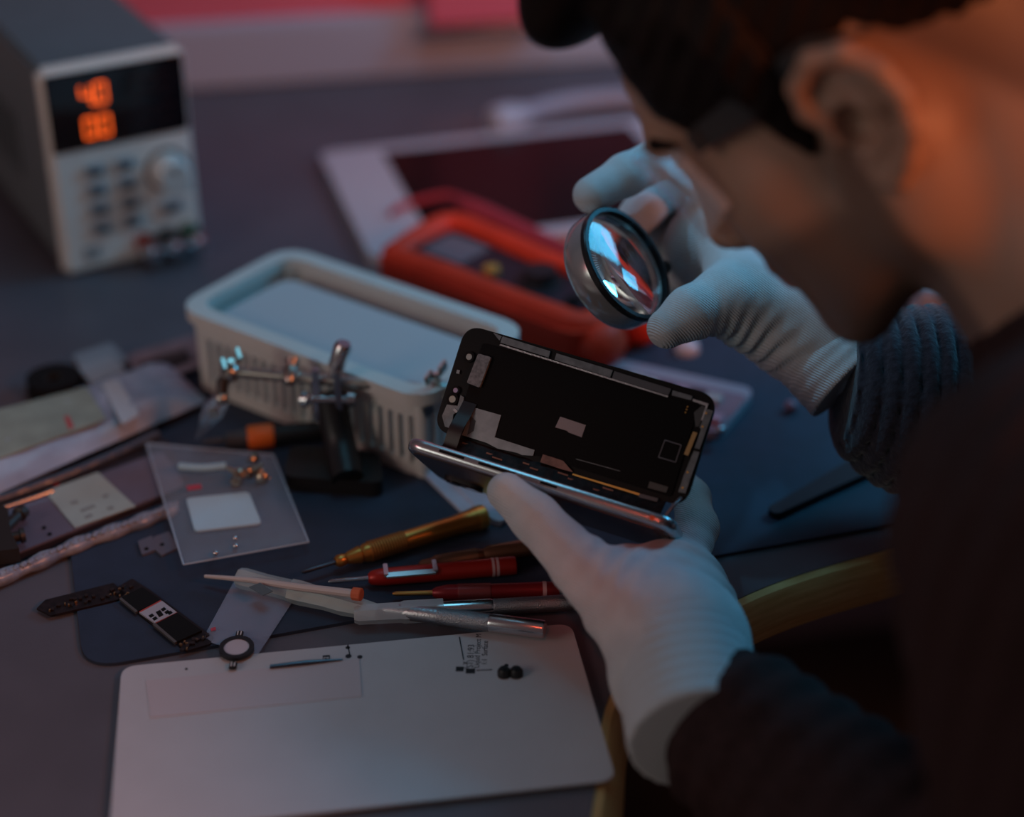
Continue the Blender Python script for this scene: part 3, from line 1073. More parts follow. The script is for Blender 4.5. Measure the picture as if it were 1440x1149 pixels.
lbl = slab('chip_label', [(196, 863), (228, 847), (249, 863), (218, 878)], CZ, 0.0010, mat('chip_label_white', (0.40, 0.38, 0.42), 0.6), lb, base=base)
for (x, y) in ((212, 866), (217, 870), (229, 857), (234, 861), (238, 862)):
    slab('label_print', [(x - 3, y), (x + 2, y - 3), (x + 5, y), (x, y + 3)], CZ + 0.001, 0.0002, M_MATTE, lbl, base=base)
slab('label_print', [(219, 861), (225, 858), (230, 865), (224, 868)], CZ + 0.001, 0.0002, M_MATTE, lbl, base=base)
slab('chip', [(219, 879), (249, 864), (284, 889), (249, 905)], CZ, 0.0012, M_MATTE, lb, base=base)
slab('chip_can', [(215, 881), (219, 879), (249, 905), (246, 907)], CZ, 0.0014, MATS['can_grey'], lb, base=base)
slab('red_trace', [(219, 878), (249, 863), (250, 864), (220, 879)], CZ + 0.0002, 0.0010, mat('trace_red', (0.45, 0.06, 0.05), 0.4), lb, base=base)
slab('red_trace', [(196, 862), (226, 846), (227, 847), (197, 863)], CZ + 0.0002, 0.0010, MATS['trace_red'], lb, base=base)
random.seed(3)
smd = B()
box(smd, (0, 0, 0.0005), (0.0014, 0.0008, 0.001))
smd2 = B()
box(smd2, (0, 0, 0.0005), (0.0022, 0.0016, 0.001))
s1 = s2 = None
spots = [(254 + random.uniform(0, 38), 0) for i in range(16)]
comp = []
for x, _ in spots:
    y = 916 - (x - 262) * 0.32 - random.uniform(2, 14)
    comp.append((x, y))
comp += [(60 + 105 * random.random(), 0) for _ in range(20)]
comp = [(x, (y if y else 857 - (x - 60) * 0.235 + random.uniform(-5, 5))) for x, y in comp]
comp += [(160 + random.uniform(0, 28), 832 - random.uniform(-8, 6)) for _ in range(10)]
for i, (x, y) in enumerate(comp):
    l = D(x, y, CZ) - base
    if i % 3 == 0:
        if s1 is None: s1 = obj('capacitor', smd, mat('smd_gold', (0.40, 0.24, 0.12), 0.35, 0.8), lb, loc=l)
        else: dup(s1, lb, l, random.random() * 3)
    else:
        if s2 is None: s2 = obj('component', smd2, mat('smd_dark', (0.020, 0.012, 0.010), 0.4), lb, loc=l)
        else: dup(s2, lb, l, random.random() * 3)

# ------------------------------------------------------------------ small clear bag, camera ring, plastic stick and sleeves
base = D(350, 870, MZ)
sbag = thing('small_zip_bag', 'small empty clear bag right of the logic board', 'bag', base)
film('bag_film', [(340, 800), (418, 838), (362, 924), (284, 902)], MZ, 0.0014, mat('clear_bag_film_thin', (0.42, 0.50, 0.66), 0.3, alpha=0.36, bump=0.9, bscale=90), sbag, base, 8, 24, 20, 0.15)
slab('red_print', [(296, 884), (303, 882), (304, 886), (297, 888)], MZ + 0.003, 0.0002, MATS['print_red'], sbag, base=base)

base = D(333, 914, 0.0045)
cr = thing('camera_ring', 'black ring with a white disc on two tiny flex connectors above the work card', 'phone part', base)
n = 36
bm = B()
ring(bm, [(0.0088 * math.cos(2 * math.pi * i / n), 0.0088 * math.sin(2 * math.pi * i / n), 0) for i in range(n)],
     [(0.0064 * math.cos(2 * math.pi * i / n), 0.0064 * math.sin(2 * math.pi * i / n), 0) for i in range(n)], (0, 0, 0.0022))
obj('ring', bm, M_BLACK, cr, bevel=0.0003)
bm = B()
cyl(bm, (0, 0, 0.0002), (0, 0, 0.0016), 0.0064, seg=32)
obj('disc', bm, mat('disc_white', (0.55, 0.50, 0.55), 0.5), cr)
for (x, y, s) in ((337, 894, 1), (328, 938, 1)):
    c = D(x, y, 0.0045) - base
    bm = B()
    box(bm, c + Vector((0, 0, 0.0008)), (0.0038, 0.0048, 0.0016))
    k = obj('connector', bm, M_BLACK, cr, bevel=0.0004)
    for dx in (-0.0008, 0.0008):
        bm = B()
        box(bm, c + Vector((dx, 0, 0.0017)), (0.0005, 0.0028, 0.0004))
        obj('contact', bm, M_WHITE, k)
    bm = B()
    tube(bm, [c + Vector((0, 0, 0.0006)), c.normalized() * 0.0084 + Vector((0, 0, 0.0006))], 0.0006, 6)
    obj('flex', bm, M_BLACK, cr)

M_SLV = mat('translucent_sleeve', (0.52, 0.60, 0.60), 0.3, alpha=0.55, bump=0.3, bscale=120)
M_ACR = mat('acrylic_cap', (0.62, 0.68, 0.72), 0.18, alpha=0.50, coat=0.3)


def along(pix_a, pix_b, z, name, label, cat, group=None):
    a, b = D(*pix_a, z), D(*pix_b, z)
    base = Vector((a.x, a.y, MZ))
    t = thing(name, label, cat, base, group=group)
    return t, a - base, b - base


# plastic sleeves holding the stick
t, a, b = along((336, 812), (532, 862), MZ + 0.0058, 'plastic_sleeve', 'crumpled translucent plastic sleeve under the thin stick', 'plastic sleeve')
bm = B()
lathe(bm, a, a.lerp(b, 0.42), [(0, 0.0052), (0.1, 0.0058), (0.5, 0.0054), (0.9, 0.0058), (1, 0.0050)], 8)
obj('wide_sleeve', bm, M_SLV, t)
bm = B()
lathe(bm, a.lerp(b, 0.38), b, [(0, 0.0064), (0.1, 0.0066), (0.4, 0.0058), (0.6, 0.0062), (1, 0.0045)], 6)
obj('folded_sleeve', bm, M_SLV, t)
slab('dark_print', [(350, 826), (366, 820), (384, 832), (370, 838)], MZ + 0.0118, 0.0003, mat('sleeve_print', (0.10, 0.13, 0.14), 0.6), t, base=t.location)
t, a, b = along((286, 789), (506, 836), MZ + 0.016, 'cleaning_stick', 'thin pale stick with an orange end lying over the sleeves', 'stick')
a.z = 0.006
bm = B()
tube(bm, [a, a.lerp(b, 0.3) + Vector((0, 0, 0.001)), a.lerp(b, 0.6), a.lerp(b, 0.96)], [0.0010, 0.0016, 0.0021, 0.0024], 10)
obj('shaft', bm, mat('stick_cream', (0.52, 0.46, 0.44), 0.5), t)
bm = B()
lathe(bm, a.lerp(b, 0.955), b.lerp(b + (b - a), 0.012), [(0, 0.003), (0.1, 0.0035), (0.9, 0.0035), (1, 0.003)], 10)
obj('end_cap', bm, mat('cap_orange', (0.62, 0.13, 0.05), 0.5), t)


def knurl(bm, p0, p1, r, n, seg=20):
    "diamond-like knurl: rings alternating in radius with a half-step twist"
    prof = []
    for i in range(n + 1): prof.append((i / n, r * (1.0 if i % 2 else 0.955)))
    return lathe(bm, p0, p1, prof, seg)


# craft knives
t, a, b = along((498, 865), (822, 846), MZ + 0.0056, 'craft_knife', 'silver craft knife with a clear blade cap, handle under the gloved hand', 'knife')
M_KN = mat('knurled_aluminium', (0.34, 0.35, 0.37), 0.4, 1.0, bump=0.6, bscale=1500)
bm = B()
lathe(bm, a.lerp(b, 0.36), a.lerp(b, 0.60), [(0, 0.0044), (0.06, 0.0046), (0.95, 0.0046), (1, 0.0042)], 20)
obj('polished_collar', bm, M_STEEL, t)
bm = B()
knurl(bm, a.lerp(b, 0.60), b, 0.0044, 46)
obj('knurled_handle', bm, M_KN, t)
bm = B()
lathe(bm, a.lerp(b, 0.0), a.lerp(b, 0.385), [(0, 0.0040), (0.05, 0.0052), (0.52, 0.0054), (0.56, 0.0060), (1, 0.0060)], 6)
obj('blade_cap', bm, M_ACR, t)
bm = B()
prism(bm, [a.lerp(b, 0.05) + Vector((0, 0.001, 0)), a.lerp(b, 0.32) + Vector((0, -0.0022, 0)), a.lerp(b, 0.32) + Vector((0, 0.0022, 0))], (0, 0, 0.0005))
obj('blade', bm, M_STEEL, t)
t, a, b = along((470, 848), (766, 894), MZ + 0.0050, 'craft_knife', 'silver craft knife with a knurled grip, shiny end lying across the work card', 'knife')
b.z += 0.004
bm = B()
lathe(bm, a.lerp(b, 0.745), b, [(0, 0.0046), (0.04, 0.0048), (0.96, 0.0048), (1, 0.0045)], 22)
obj('polished_end', bm, M_STEEL, t)
bm = B()
knurl(bm, a.lerp(b, 0.50), a.lerp(b, 0.745), 0.0047, 28)
obj('knurled_grip', bm, M_KN, t)
bm = B()
lathe(bm, a.lerp(b, 0.22), a.lerp(b, 0.50), [(0, 0.0022), (0.2, 0.004), (0.9, 0.0044), (1, 0.0044)], 18)
obj('collet', bm, M_BRUSHED, t)
bm = B()
prism(bm, [a.lerp(b, 0.02) + Vector((0, 0, 0)), a.lerp(b, 0.26) + Vector((0, -0.0028, 0)), a.lerp(b, 0.26) + Vector((0, 0.0022, 0))], (0, 0, 0.0005))
obj('blade', bm, M_STEEL, t)

# ------------------------------------------------------------------ screwdrivers


def driver(pa, pb, r, name, label, mats_, split, prof, z=None, blade_r=0.0013, group='precision screwdrivers on the mat'):
    t, a, b = along(pa, pb, MZ + (z or r), name, label, 'screwdriver', group)
    bm = B()
    lathe(bm, a, a.lerp(b, split + 0.02), [(0, 0.0006), (0.08, blade_r), (1, blade_r)], 10)
    obj('blade', bm, mats_[0], t)
    bm = B()
    lathe(bm, a.lerp(b, split), b, [(u, v * r) for u, v in prof], 24)
    obj('handle', bm, mats_[1], t)
    return t, a, b


M_DKST = mat('dark_steel', (0.10, 0.10, 0.12), 0.35, 0.9)
M_ANOG = mat('anodised_gold', (0.62, 0.27, 0.06), 0.34, 0.85)
gprof = [(0, 0.35), (0.02, 0.5), (0.06, 0.5), (0.07, 0.42), (0.10, 0.55), (0.16, 0.72), (0.17, 0.62), (0.20, 0.78), (0.45, 0.80), (0.80, 0.80), (0.90, 0.92), (0.945, 1.0), (1, 1.0)]
t, a, b = driver((424, 805), (678, 727), 0.0068, 'gold_screwdriver', 'gold metal precision screwdriver nearest the bags', (M_DKST, M_ANOG), 0.18, gprof)
g = a.lerp(b, 0.18)
bm = B()
knurl(bm, g.lerp(b, 0.22), g.lerp(b, 0.46), 0.0059, 26, 24)
obj('knurled_grip', bm, mat('gold_knurl', (0.50, 0.20, 0.05), 0.45, 0.8), t)
bm = B()
lathe(bm, g.lerp(b, 0.955), b + (b - a).normalized() * 0.0022, [(0, 0.0071), (0.8, 0.0071), (1, 0.006)], 24)
obj('swivel_cap', bm, mat('gold_cap', (0.78, 0.42, 0.10), 0.3, 0.85), t)
M_BRNZ = mat('anodised_bronze', (0.22, 0.10, 0.06), 0.42, 0.7)
bprof = [(0, 0.4), (0.03, 0.6), (0.10, 0.62), (0.12, 0.75), (0.45, 0.78), (0.50, 0.6), (0.55, 0.85), (1, 0.9)]
t, a, b = driver((560, 802), (768, 765), 0.0056, 'bronze_screwdriver', 'bronze screwdriver partly under the red ones, its end behind the glove', (M_DKST, M_BRNZ), 0.14, bprof)
g = a.lerp(b, 0.14)
bm = B()
knurl(bm, g.lerp(b, 0.13), g.lerp(b, 0.45), 0.0047, 24, 20)
obj('knurled_grip', bm, mat('bronze_knurl', (0.26, 0.15, 0.10), 0.45, 0.8), t)
M_RD = mat('driver_red', (0.38, 0.020, 0.014), 0.36, 0.25)
rprof = [(0, 0.45), (0.02, 0.72), (0.06, 0.85), (0.10, 0.92), (0.55, 0.95), (0.97, 1.0), (1, 0.93)]
t, a, b = driver((462, 818), (725, 795), 0.0052, 'red_screwdriver', 'bright red screwdriver with a silver pocket clip', (M_STEEL, M_RD), 0.21, rprof)
g = a.lerp(b, 0.21)
dr = (b - a).normalized()
sd = Vector((dr.y, -dr.x, 0))
bm = B()
c0, c1 = g.lerp(b, 0.12), g.lerp(b, 0.45)
for p, s in ((c0, 0.0012), (c1, 0.0012)):
    box(bm, p + Vector((0, 0, 0.0042)), (0.0024, 0.010, 0.0020), Matrix.Rotation(math.atan2(dr.y, dr.x), 3, 'Z'))
prism(bm, [c0 + sd * 0.0035 + Vector((0, 0, 0.0042)), c1 + sd * 0.0035 + Vector((0, 0, 0.0042)), c1 + sd * 0.0058 + Vector((0, 0, 0.003)), c0 + sd * 0.0058 + Vector((0, 0, 0.003))], (0, 0, 0.001))
obj('pocket_clip', bm, mat('clip_silver', (0.60, 0.58, 0.60), 0.3, 0.8), t, bevel=0.0003)
for u in (0.835, 0.865):
    bm = B()
    lathe(bm, g.lerp(b, u), g.lerp(b, u + 0.018), [(0, 0.0053), (1, 0.0053)], 24)
    obj('white_band', bm, mat('band_pinkwhite', (0.55, 0.35, 0.36), 0.5), t)
M_RD2 = mat('driver_dark_red', (0.24, 0.014, 0.018), 0.38, 0.3)
r2prof = [(0, 0.45), (0.03, 0.7), (0.12, 0.95), (0.5, 0.92), (0.9, 1.0), (1, 0.95)]
t, a, b = driver((552, 835), (786, 829), 0.0044, 'dark_red_screwdriver', 'slim dark red screwdriver with a knurled grip below the bright red one', (M_GOLD, M_RD2), 0.24, r2prof)
g = a.lerp(b, 0.24)
bm = B()
knurl(bm, g.lerp(b, 0.20), g.lerp(b, 0.46), 0.0045, 22, 20)
obj('knurled_grip', bm, mat('dark_red_knurl', (0.30, 0.06, 0.06), 0.4, 0.5), t)
bm = B()
lathe(bm, g.lerp(b, 0.87), g.lerp(b, 0.90), [(0, 0.0046), (1, 0.0046)], 20)
obj('white_band', bm, MATS['band_pinkwhite'], t)

# ------------------------------------------------------------------ white work card with print
cl, cr_ = D(172, 945, 0), D(803, 884, 0)
cu = (cr_ - cl)
CL = cu.length
crot = math.atan2(cu.y, cu.x)
CDEP = 0.115
wcard = thing('work_card', 'white printed work card with rounded corners at the front of the bench', 'card', cl + Vector((0, 0, 0.0022)), crot)
M_CARD = mat('work_card_paper', (0.50, 0.49, 0.51), 0.6, var=0.02)
bm = B()
prism(bm, round_poly([(0, -CDEP, 0), (CL, -CDEP, 0), (CL, 0, 0), (0, 0, 0)], 0.008), (0, 0, 0.0012))
obj('sheet', bm, M_CARD, wcard)
M_INK = mat('black_ink', (0.012, 0.012, 0.016), 0.6)
inv = Matrix.Rotation(-crot, 3, 'Z')


def card_pt(x, y):
    q_ = inv @ (D(x, y, 0.0034) - wcard.location)
    return Vector((q_.x, q_.y, 0.00125))


def ink(name, p, q_, w):
    p, q_ = card_pt(*p), card_pt(*q_)
    d = (q_ - p).normalized()
    s = Vector((-d.y, d.x, 0)) * w / 2
    bm = B()
    prism(bm, [p - s, q_ - s, q_ + s, p + s], (0, 0, 0.0001))
    return obj(name, bm, M_INK, wcard)


ink('printed_line', (646, 896), (652, 928), 0.0006)
ink('printed_line', (489, 907), (492, 922), 0.0006)
ink('printed_line', (670, 943), (692, 942), 0.0006)
for x, y, sc in ((489, 911, 0.0012), (490, 923, 0.0016), (506, 924, 0.0014), (712, 936, 0.0012), (262, 941, 0.0008), (452, 933, 0.0008)):
    bm = B()
    cyl(bm, card_pt(x, y), card_pt(x, y) + Vector((0, 0, 0.0001)), sc, seg=10)
    obj('printed_dot', bm, M_INK, wcard)
for (x, y) in ((459, 926),):
    bm = B()
    box(bm, card_pt(x, y) + Vector((0, 0, 0.0001)), (0.0036, 0.0046, 0.0002))
    obj('printed_square', bm, M_INK, wcard)
    text_mesh('2', 0.0036, M_WHITE, 'printed_number', wcard, card_pt(x, y) + Vector((0, 0, 0.0003)), (0, 0, math.pi / 2), 0.00005)
for s, x, y, sz in (('1 x', 653, 936, 0.0050), ('(S1) 81:93', 662, 924, 0.0048), ('Liquid Project M', 672, 915, 0.0040), ('1:1  Surface', 682, 918, 0.0040)):
    text_mesh(s, sz, M_INK, 'printed_text', wcard, card_pt(x, y), (0, 0, math.radians(80)), 0.00003)
for (x0, y0, x1, y1) in ((641, 934, 652, 948), (655, 938, 668, 950)):
    ink('printed_block', (x0, (y0 + y1) / 2), (x1, (y0 + y1) / 2), 0.0035)
ws = thing('paper_slip', 'pinkish paper slip on the left half of the work card', 'paper', D(340, 945, 0.0034), crot)
q_ = lambda x, y: (lambda v: Vector((v.x, v.y, 0)))(inv @ (D(x, y, 0.0034) - ws.location))
bm = B()
prism(bm, [q_(205, 958), q_(505, 927), q_(509, 980), q_(212, 1010)], (0, 0, 0.0004))
obj('slip', bm, mat('slip_paper', (0.52, 0.46, 0.48), 0.6), ws)
bm = B()
a, b = q_(380, 941), q_(482, 930)
tube(bm, [a + Vector((0, 0, 0.0016)), a.lerp(b, 0.5) + Vector((0, 0, 0.0018)), b + Vector((0, 0, 0.0012))], [0.0010, 0.0012, 0.0004], 8)
obj('needle', bm, M_DKST, ws)
for x, sd_ in ((709, 'left'), (726, 'right')):
    base = D(x, 949, 0.0035)
    pg = thing('rubber_plug', 'black rubber plug on the work card, %s one of the pair' % sd_, 'plug', base, group='rubber plugs on the work card')
    bm = B()
    lathe(bm, (0, 0, 0), (0, 0, 0.004), [(0, 0.0034), (0.6, 0.0034), (1, 0.0024)], 16)
    obj('body', bm, M_BLACK, pg)
    bm = B()
    cyl(bm, (0, 0, 0.0038), (0, 0, 0.0046), 0.0014, seg=10)
    obj('stem', bm, M_BLACK, pg)

# ------------------------------------------------------------------ things right of and behind the phone
base = D(640, 690, MZ)
sh = thing('cleaning_wipe', 'pale folded wipe on the mat below the phone', 'wipe', base)
slab('fold', [(566, 640), (626, 636), (716, 730), (702, 742), (648, 722)], MZ, 0.0022, mat('wipe_cloth', (0.56, 0.58, 0.70), 0.8, var=0.06, vscale=60, bump=0.4, bscale=200), sh, r=0.003, base=base)
slab('upper_fold', [(600, 640), (626, 638), (714, 730), (704, 738), (680, 728)], MZ + 0.0022, 0.0018, MATS['wipe_cloth'], sh, r=0.003, base=base)

base = D(960, 575, MZ)
ob = thing('exposed_phone', 'opened phone body with exposed pinkish parts lying right of the held phone', 'phone part', base)
slab('frame', [(826, 548), (858, 514), (1062, 558), (1010, 622)], MZ, 0.006, mat('frame_pale', (0.50, 0.42, 0.48), 0.35, 0.3), ob, r=0.010, base=base, bevel=0.001)
slab('tray', [(834, 547), (861, 518), (1053, 559), (1007, 612)], MZ + 0.0055, 0.0012, mat('tray_maroon', (0.42, 0.19, 0.22), 0.5), ob, r=0.006, base=base)
random.seed(11)
colsx = [(0.85, 0.66, 0.58), (0.20, 0.06, 0.08), (0.80, 0.36, 0.42), (0.04, 0.02, 0.02), (0.75, 0.50, 0.46)]
for i in range(15):
    u, v = (i % 8 + 0.5) / 8, (i // 8 + 0.5) / 2
    A_, B_, C_, D_ = D(846, 546, 0.009), D(866, 522, 0.009), D(1046, 560, 0.009), D(1006, 606, 0.009)
    c = A_.lerp(D_, u).lerp(B_.lerp(C_, u), v)
    bm = B()
    s = random.uniform(0.006, 0.011)
    box(bm, c - base + Vector((0, 0, 0.0012)), (s * 1.1, s, 0.0035), Matrix.Rotation(-0.4, 3, 'Z'))
    k = i % 5
    obj('module', bm, mat('module_%s' % 'abcde'[k], colsx[k], 0.4), ob, bevel=0.0006)
base = D(1012, 611, 0.009)
st = thing('highlight_ball', 'round highlight shaped as a steel ball on the corner of the exposed phone body', 'ball', base)
bm = B()
bmesh.ops.create_icosphere(bm, subdivisions=3, radius=0.003, matrix=Matrix.Translation((0, 0, 0.003)))
obj('ball', bm, M_STEEL, st)  # added polished ball standing in for a round highlight
base = D(965, 497, 0)
bcp = thing('white_cap', 'small round white piece on the bench under the raised glove', 'cap_piece', base)
bm = B()
lathe(bm, (0, 0, 0), (0, 0, 0.010), [(0, 0.0085), (0.5, 0.0085), (0.8, 0.007), (1, 0.004)], 20)
obj('cap', bm, mat('cap_white', (0.60, 0.56, 0.62), 0.4), bcp)  # small round white cap
bm = B()
lathe(bm, (0, 0, 0), (0, 0, 0.002), [(0, 0.0095), (1, 0.0095)], 20)
obj('flange', bm, MATS['cap_white'], bcp)
base = D(1112, 578, MZ)
pb = thing('pink_bead', 'small pinkish bead on the blue-lit mat below the cuff', 'bead', base)
bm = B()
bmesh.ops.create_icosphere(bm, subdivisions=2, radius=0.0042, matrix=Matrix.Translation((0, 0, 0.0038)) @ Matrix.Diagonal((1, 1, 0.9, 1)))
obj('bead', bm, mat('bead_pink', (0.36, 0.18, 0.24), 0.4), pb)

t, a, b = along((1084, 726), (1243, 644), MZ + 0.0012, 'pry_tool', 'flat black plastic pry tool on the mat below the sweater sleeve', 'pry tool')
d_ = (b - a).normalized()
s_ = Vector((-d_.y, d_.x, 0))
ol = [a - s_ * 0.0042, a.lerp(b, 0.3) - s_ * 0.0055, a.lerp(b, 0.85) - s_ * 0.0085, b - s_ * 0.0065, b + s_ * 0.0065, a.lerp(b, 0.85) + s_ * 0.0085, a.lerp(b, 0.3) + s_ * 0.0055, a + s_ * 0.0042]
bm = B()
prism(bm, round_poly(ol, 0.004), (0, 0, 0.0035))
obj('body', bm, mat('pry_black', (0.016, 0.012, 0.016), 0.45), t, bevel=0.001)
bm = B()
cyl(bm, b - d_ * 0.006 + Vector((0, 0, 0.0034)), b - d_ * 0.006 + Vector((0, 0, 0.0042)), 0.0022, seg=14)
obj('hang_hole', bm, mat('hole_blue', (0.10, 0.14, 0.18), 0.5), t)
base = D(1272, 682, MZ)
bp_ = thing('blue_wipe', 'pale blue wipe half hidden by the sweater sleeve', 'wipe', base)
slab('fold', [(1236, 652), (1300, 640), (1330, 680), (1284, 712)], MZ, 0.002, mat('wipe_blue', (0.36, 0.50, 0.60), 0.8), bp_, r=0.004, base=base)
slab('upper_fold', [(1250, 655), (1300, 645), (1326, 678), (1284, 704)], MZ + 0.002, 0.0016, MATS['wipe_blue'], bp_, r=0.004, base=base)
base = D(1350, 460, 0)
tb2 = thing('tissue_box', 'small white box glimpsed between chin and neck', 'box', base)
bm = B()
box(bm, (0.02, 0.03, 0.014), (0.10, 0.06, 0.028))
obj('carton', bm, mat('carton_white', (0.62, 0.55, 0.58), 0.6), tb2, bevel=0.002)
bm = B()
box(bm, (0.02, 0.03, 0.0285), (0.06, 0.02, 0.001))
obj('opening', bm, mat('carton_pink', (0.7, 0.3, 0.35), 0.6), tb2)
# ------------------------------------------------------------------ opened phone held in the hand
PL, PWD = 0.1436, 0.0709
sBL, sBR = P(609, 604, 0.893), P(963, 714, 0.850)
su = (sBR - sBL)
PL_S = su.length
su.normalize()
lo, hi = 0.85, 1.05
f_perp = lambda d: (P(656, 456, d) - sBL).dot(su)
for _ in range(50):
    mid = (lo + hi) / 2
    if f_perp(lo) * f_perp(mid) <= 0: hi = mid
    else: lo = mid
v_all = P(656, 456, lo) - sBL
if not (0.055 < v_all.length < 0.09):
    v_all = P(656, 456, 0.935) - sBL
    v_all -= su * v_all.dot(su)
sv = v_all.normalized()
PW_S = v_all.length
sn_ = su.cross(sv).normalized()
if sn_.dot(CAM - sBL) < 0: sn_ = -sn_
print('screen size', PL_S, PW_S, 'tilt', math.degrees(math.acos(abs(sn_.dot((CAM - sBL).normalized())))))
pbase = sBL + su * PL_S / 2
op = thing('opened_phone', 'black phone opened like a book, screen inside facing out, held in the gloved hand', 'phone', pbase)


def S3(x, y, z=0.0): return sBL + su * x + sv * y + sn_ * z - pbase


def SP(px, py, z=0.0):
    v = ray(px, py)
    t = (sBL + sn_ * z - CAM).dot(sn_) / v.dot(sn_)
    return CAM + v * t - pbase


def spiece(name, pix, z, th, m, parent, r=0.0, label=None):
    w = [SP(x, y, z) for x, y in pix]
    if r: w = round_poly(w, r)
    bm = B()
    prism(bm, w, sn_ * th)
    return obj(name, bm, m, parent, label=label)


M_SCR = mat('screen_back_black', (0.005, 0.004, 0.004), 0.6, spec=0.12)
M_BEZ = mat('bezel_black', (0.007, 0.006, 0.006), 0.4, spec=0.2)
M_SHD = mat('shield_grey', (0.16, 0.17, 0.18), 0.42, 0.55, var=0.2, vscale=250)
M_SHD2 = mat('shield_light', (0.24, 0.26, 0.28), 0.4, 0.5, var=0.12, vscale=180)
bm = B()
prism(bm, round_poly([S3(0, 0, -0.002), S3(PL_S, 0, -0.002), S3(PL_S, PW_S, -0.002), S3(0, PW_S, -0.002)], 0.0098, 10), sn_ * 0.0022)
scr = obj('screen_panel', bm, M_BEZ, op, bevel=0.0005)
bm = B()
prism(bm, round_poly([S3(0.012, 0.003, 0.0002), S3(PL_S - 0.008, 0.003, 0.0002), S3(PL_S - 0.008, PW_S - 0.007, 0.0002), S3(0.012, PW_S - 0.007, 0.0002)], 0.002), sn_ * 0.0009)
obj('display_module', bm, M_SCR, scr)
z1 = 0.0012
spiece('shield_strip', [(707, 473), (774, 494), (772, 503), (704, 482)], z1, 0.0005, M_SHD, scr)
spiece('shield_strip', [(783, 497), (862, 521), (858, 531), (780, 506)], z1, 0.0005, M_SHD, scr)
spiece('shield_strip', [(864, 522), (944, 547), (940, 556), (861, 532)], z1, 0.0005, mat('shield_dark', (0.10, 0.10, 0.11), 0.4, 0.5), scr)
spiece('edge_wire', [(704, 484), (940, 557), (939, 559), (703, 486)], z1, 0.0008, M_BRUSHED, scr)
spiece('shield_corner', [(694, 468), (706, 473), (703, 479), (700, 476)], z1, 0.0006, M_SHD, scr)
spiece('end_tab', [(946, 549), (974, 557), (972, 563), (945, 556)], z1, 0.0005, M_SHD, scr)
spiece('ear_speaker', [(674, 498), (692, 503), (676, 546), (658, 539)], z1, 0.0022, mat('speaker_mesh', (0.15, 0.155, 0.165), 0.55, var=0.3, vscale=500), scr, r=0.001)
for (x, y, r_, c_) in ((660, 502, 0.00165, (0.36, 0.39, 0.37)), (641, 549, 0.0013, (0.36, 0.30, 0.46)), (636.5, 561.5, 0.00185, (0.36, 0.39, 0.34))):
    c = SP(x, y, z1)
    bm = B()
    cyl(bm, c, c + sn_ * 0.0006, r_, seg=20)
    h_ = obj('sensor_window', bm, mat('sensor_%d' % int(x), c_, 0.35), scr)
    bm = B()
    q_m = frame_z(sn_)
    ring(bm, [c + q_m @ Vector((r_ * 1.75 * math.cos(i * math.pi / 12), r_ * 1.75 * math.sin(i * math.pi / 12), 0)) for i in range(24)],
         [c + q_m @ Vector((r_ * 1.05 * math.cos(i * math.pi / 12), r_ * 1.05 * math.sin(i * math.pi / 12), 0)) for i in range(24)], sn_ * 0.0008)
    obj('sensor_ring', bm, M_MATTE, h_)
spiece('sensor_chip', [(643, 520), (647, 521), (646, 526), (642, 525)], z1, 0.0005, M_SHD2, scr)
spiece('shield_bracket', [(622, 585), (629, 569), (644, 571), (648, 556), (653, 559), (650, 575), (638, 583), (636, 598), (640, 605), (626, 600)], z1, 0.0006, M_SHD, scr)
spiece('bracket_screw', [(639, 574), (644, 578), (642, 581), (637, 577)], z1 + 0.0006, 0.0004, M_STEEL, scr)
spiece('shield_plate', [(666, 573), (705, 584), (696, 615), (752, 633), (750, 641), (734, 640), (728, 637), (700, 631), (685, 623), (650, 612)], z1, 0.0006, M_SHD2, scr)
spiece('plate_stain', [(660, 582), (669, 592), (666, 606), (657, 612), (661, 596)], z1 + 0.0006, 0.0001, mat('stain_dark', (0.05, 0.055, 0.06), 0.6), scr)
spiece('paper_sticker', [(788, 586), (824, 598), (818, 615), (799, 608), (798, 606), (781, 601)], z1, 0.0003, mat('sticker_pinkgrey', (0.27, 0.23, 0.24), 0.6), scr)
for a_, b_ in (((935, 619), (958, 626)), ((958, 626), (950, 650)), ((950, 650), (926, 643)), ((926, 643), (935, 619))):
    bm = B()
    tube(bm, [SP(*a_, z1 + 0.0002), SP(*b_, z1 + 0.0002)], 0.00028, 6)
    obj('outline_mark', bm, M_BRUSHED, scr)
spiece('gold_connector', [(975, 607), (981, 609), (968, 641), (962, 639)], z1, 0.0007, mat('gold_strip', (0.45, 0.28, 0.12), 0.4, 0.6), scr)
spiece('side_shield', [(994, 575), (1003, 578), (984, 632), (977, 630), (986, 604), (984, 601)], z1, 0.0005, M_SHD, scr)
spiece('side_shield', [(976, 634), (984, 636), (964, 694), (954, 692), (962, 668)], z1, 0.0005, M_SHD, scr)
spiece('side_wire', [(975, 561), (997, 568), (995, 572), (988, 592), (986, 591), (993, 571), (974, 564)], z1, 0.0006, M_BRUSHED, scr)
spiece('side_flex', [(976, 580), (988, 570), (992, 573), (983, 600), (978, 600)], z1, 0.0003, mat('flex_grey', (0.06, 0.06, 0.06), 0.5), scr)
for (x, y) in ((993, 581), (988, 600), (967, 664), (960, 686), (967, 572), (965.5, 576), (964, 580)):
    c = SP(x, y, z1 + 0.0004)
    bm = B()
    cyl(bm, c, c + sn_ * 0.0003, 0.0006 if x > 970 or y > 600 else 0.00038, seg=8)
    obj('gold_dot', bm, M_GOLD, scr)
spiece('lower_chip', [(914, 677), (940, 685), (937, 693), (911, 686)], z1, 0.0006, mat('chip_grey', (0.07, 0.065, 0.06), 0.45), scr)
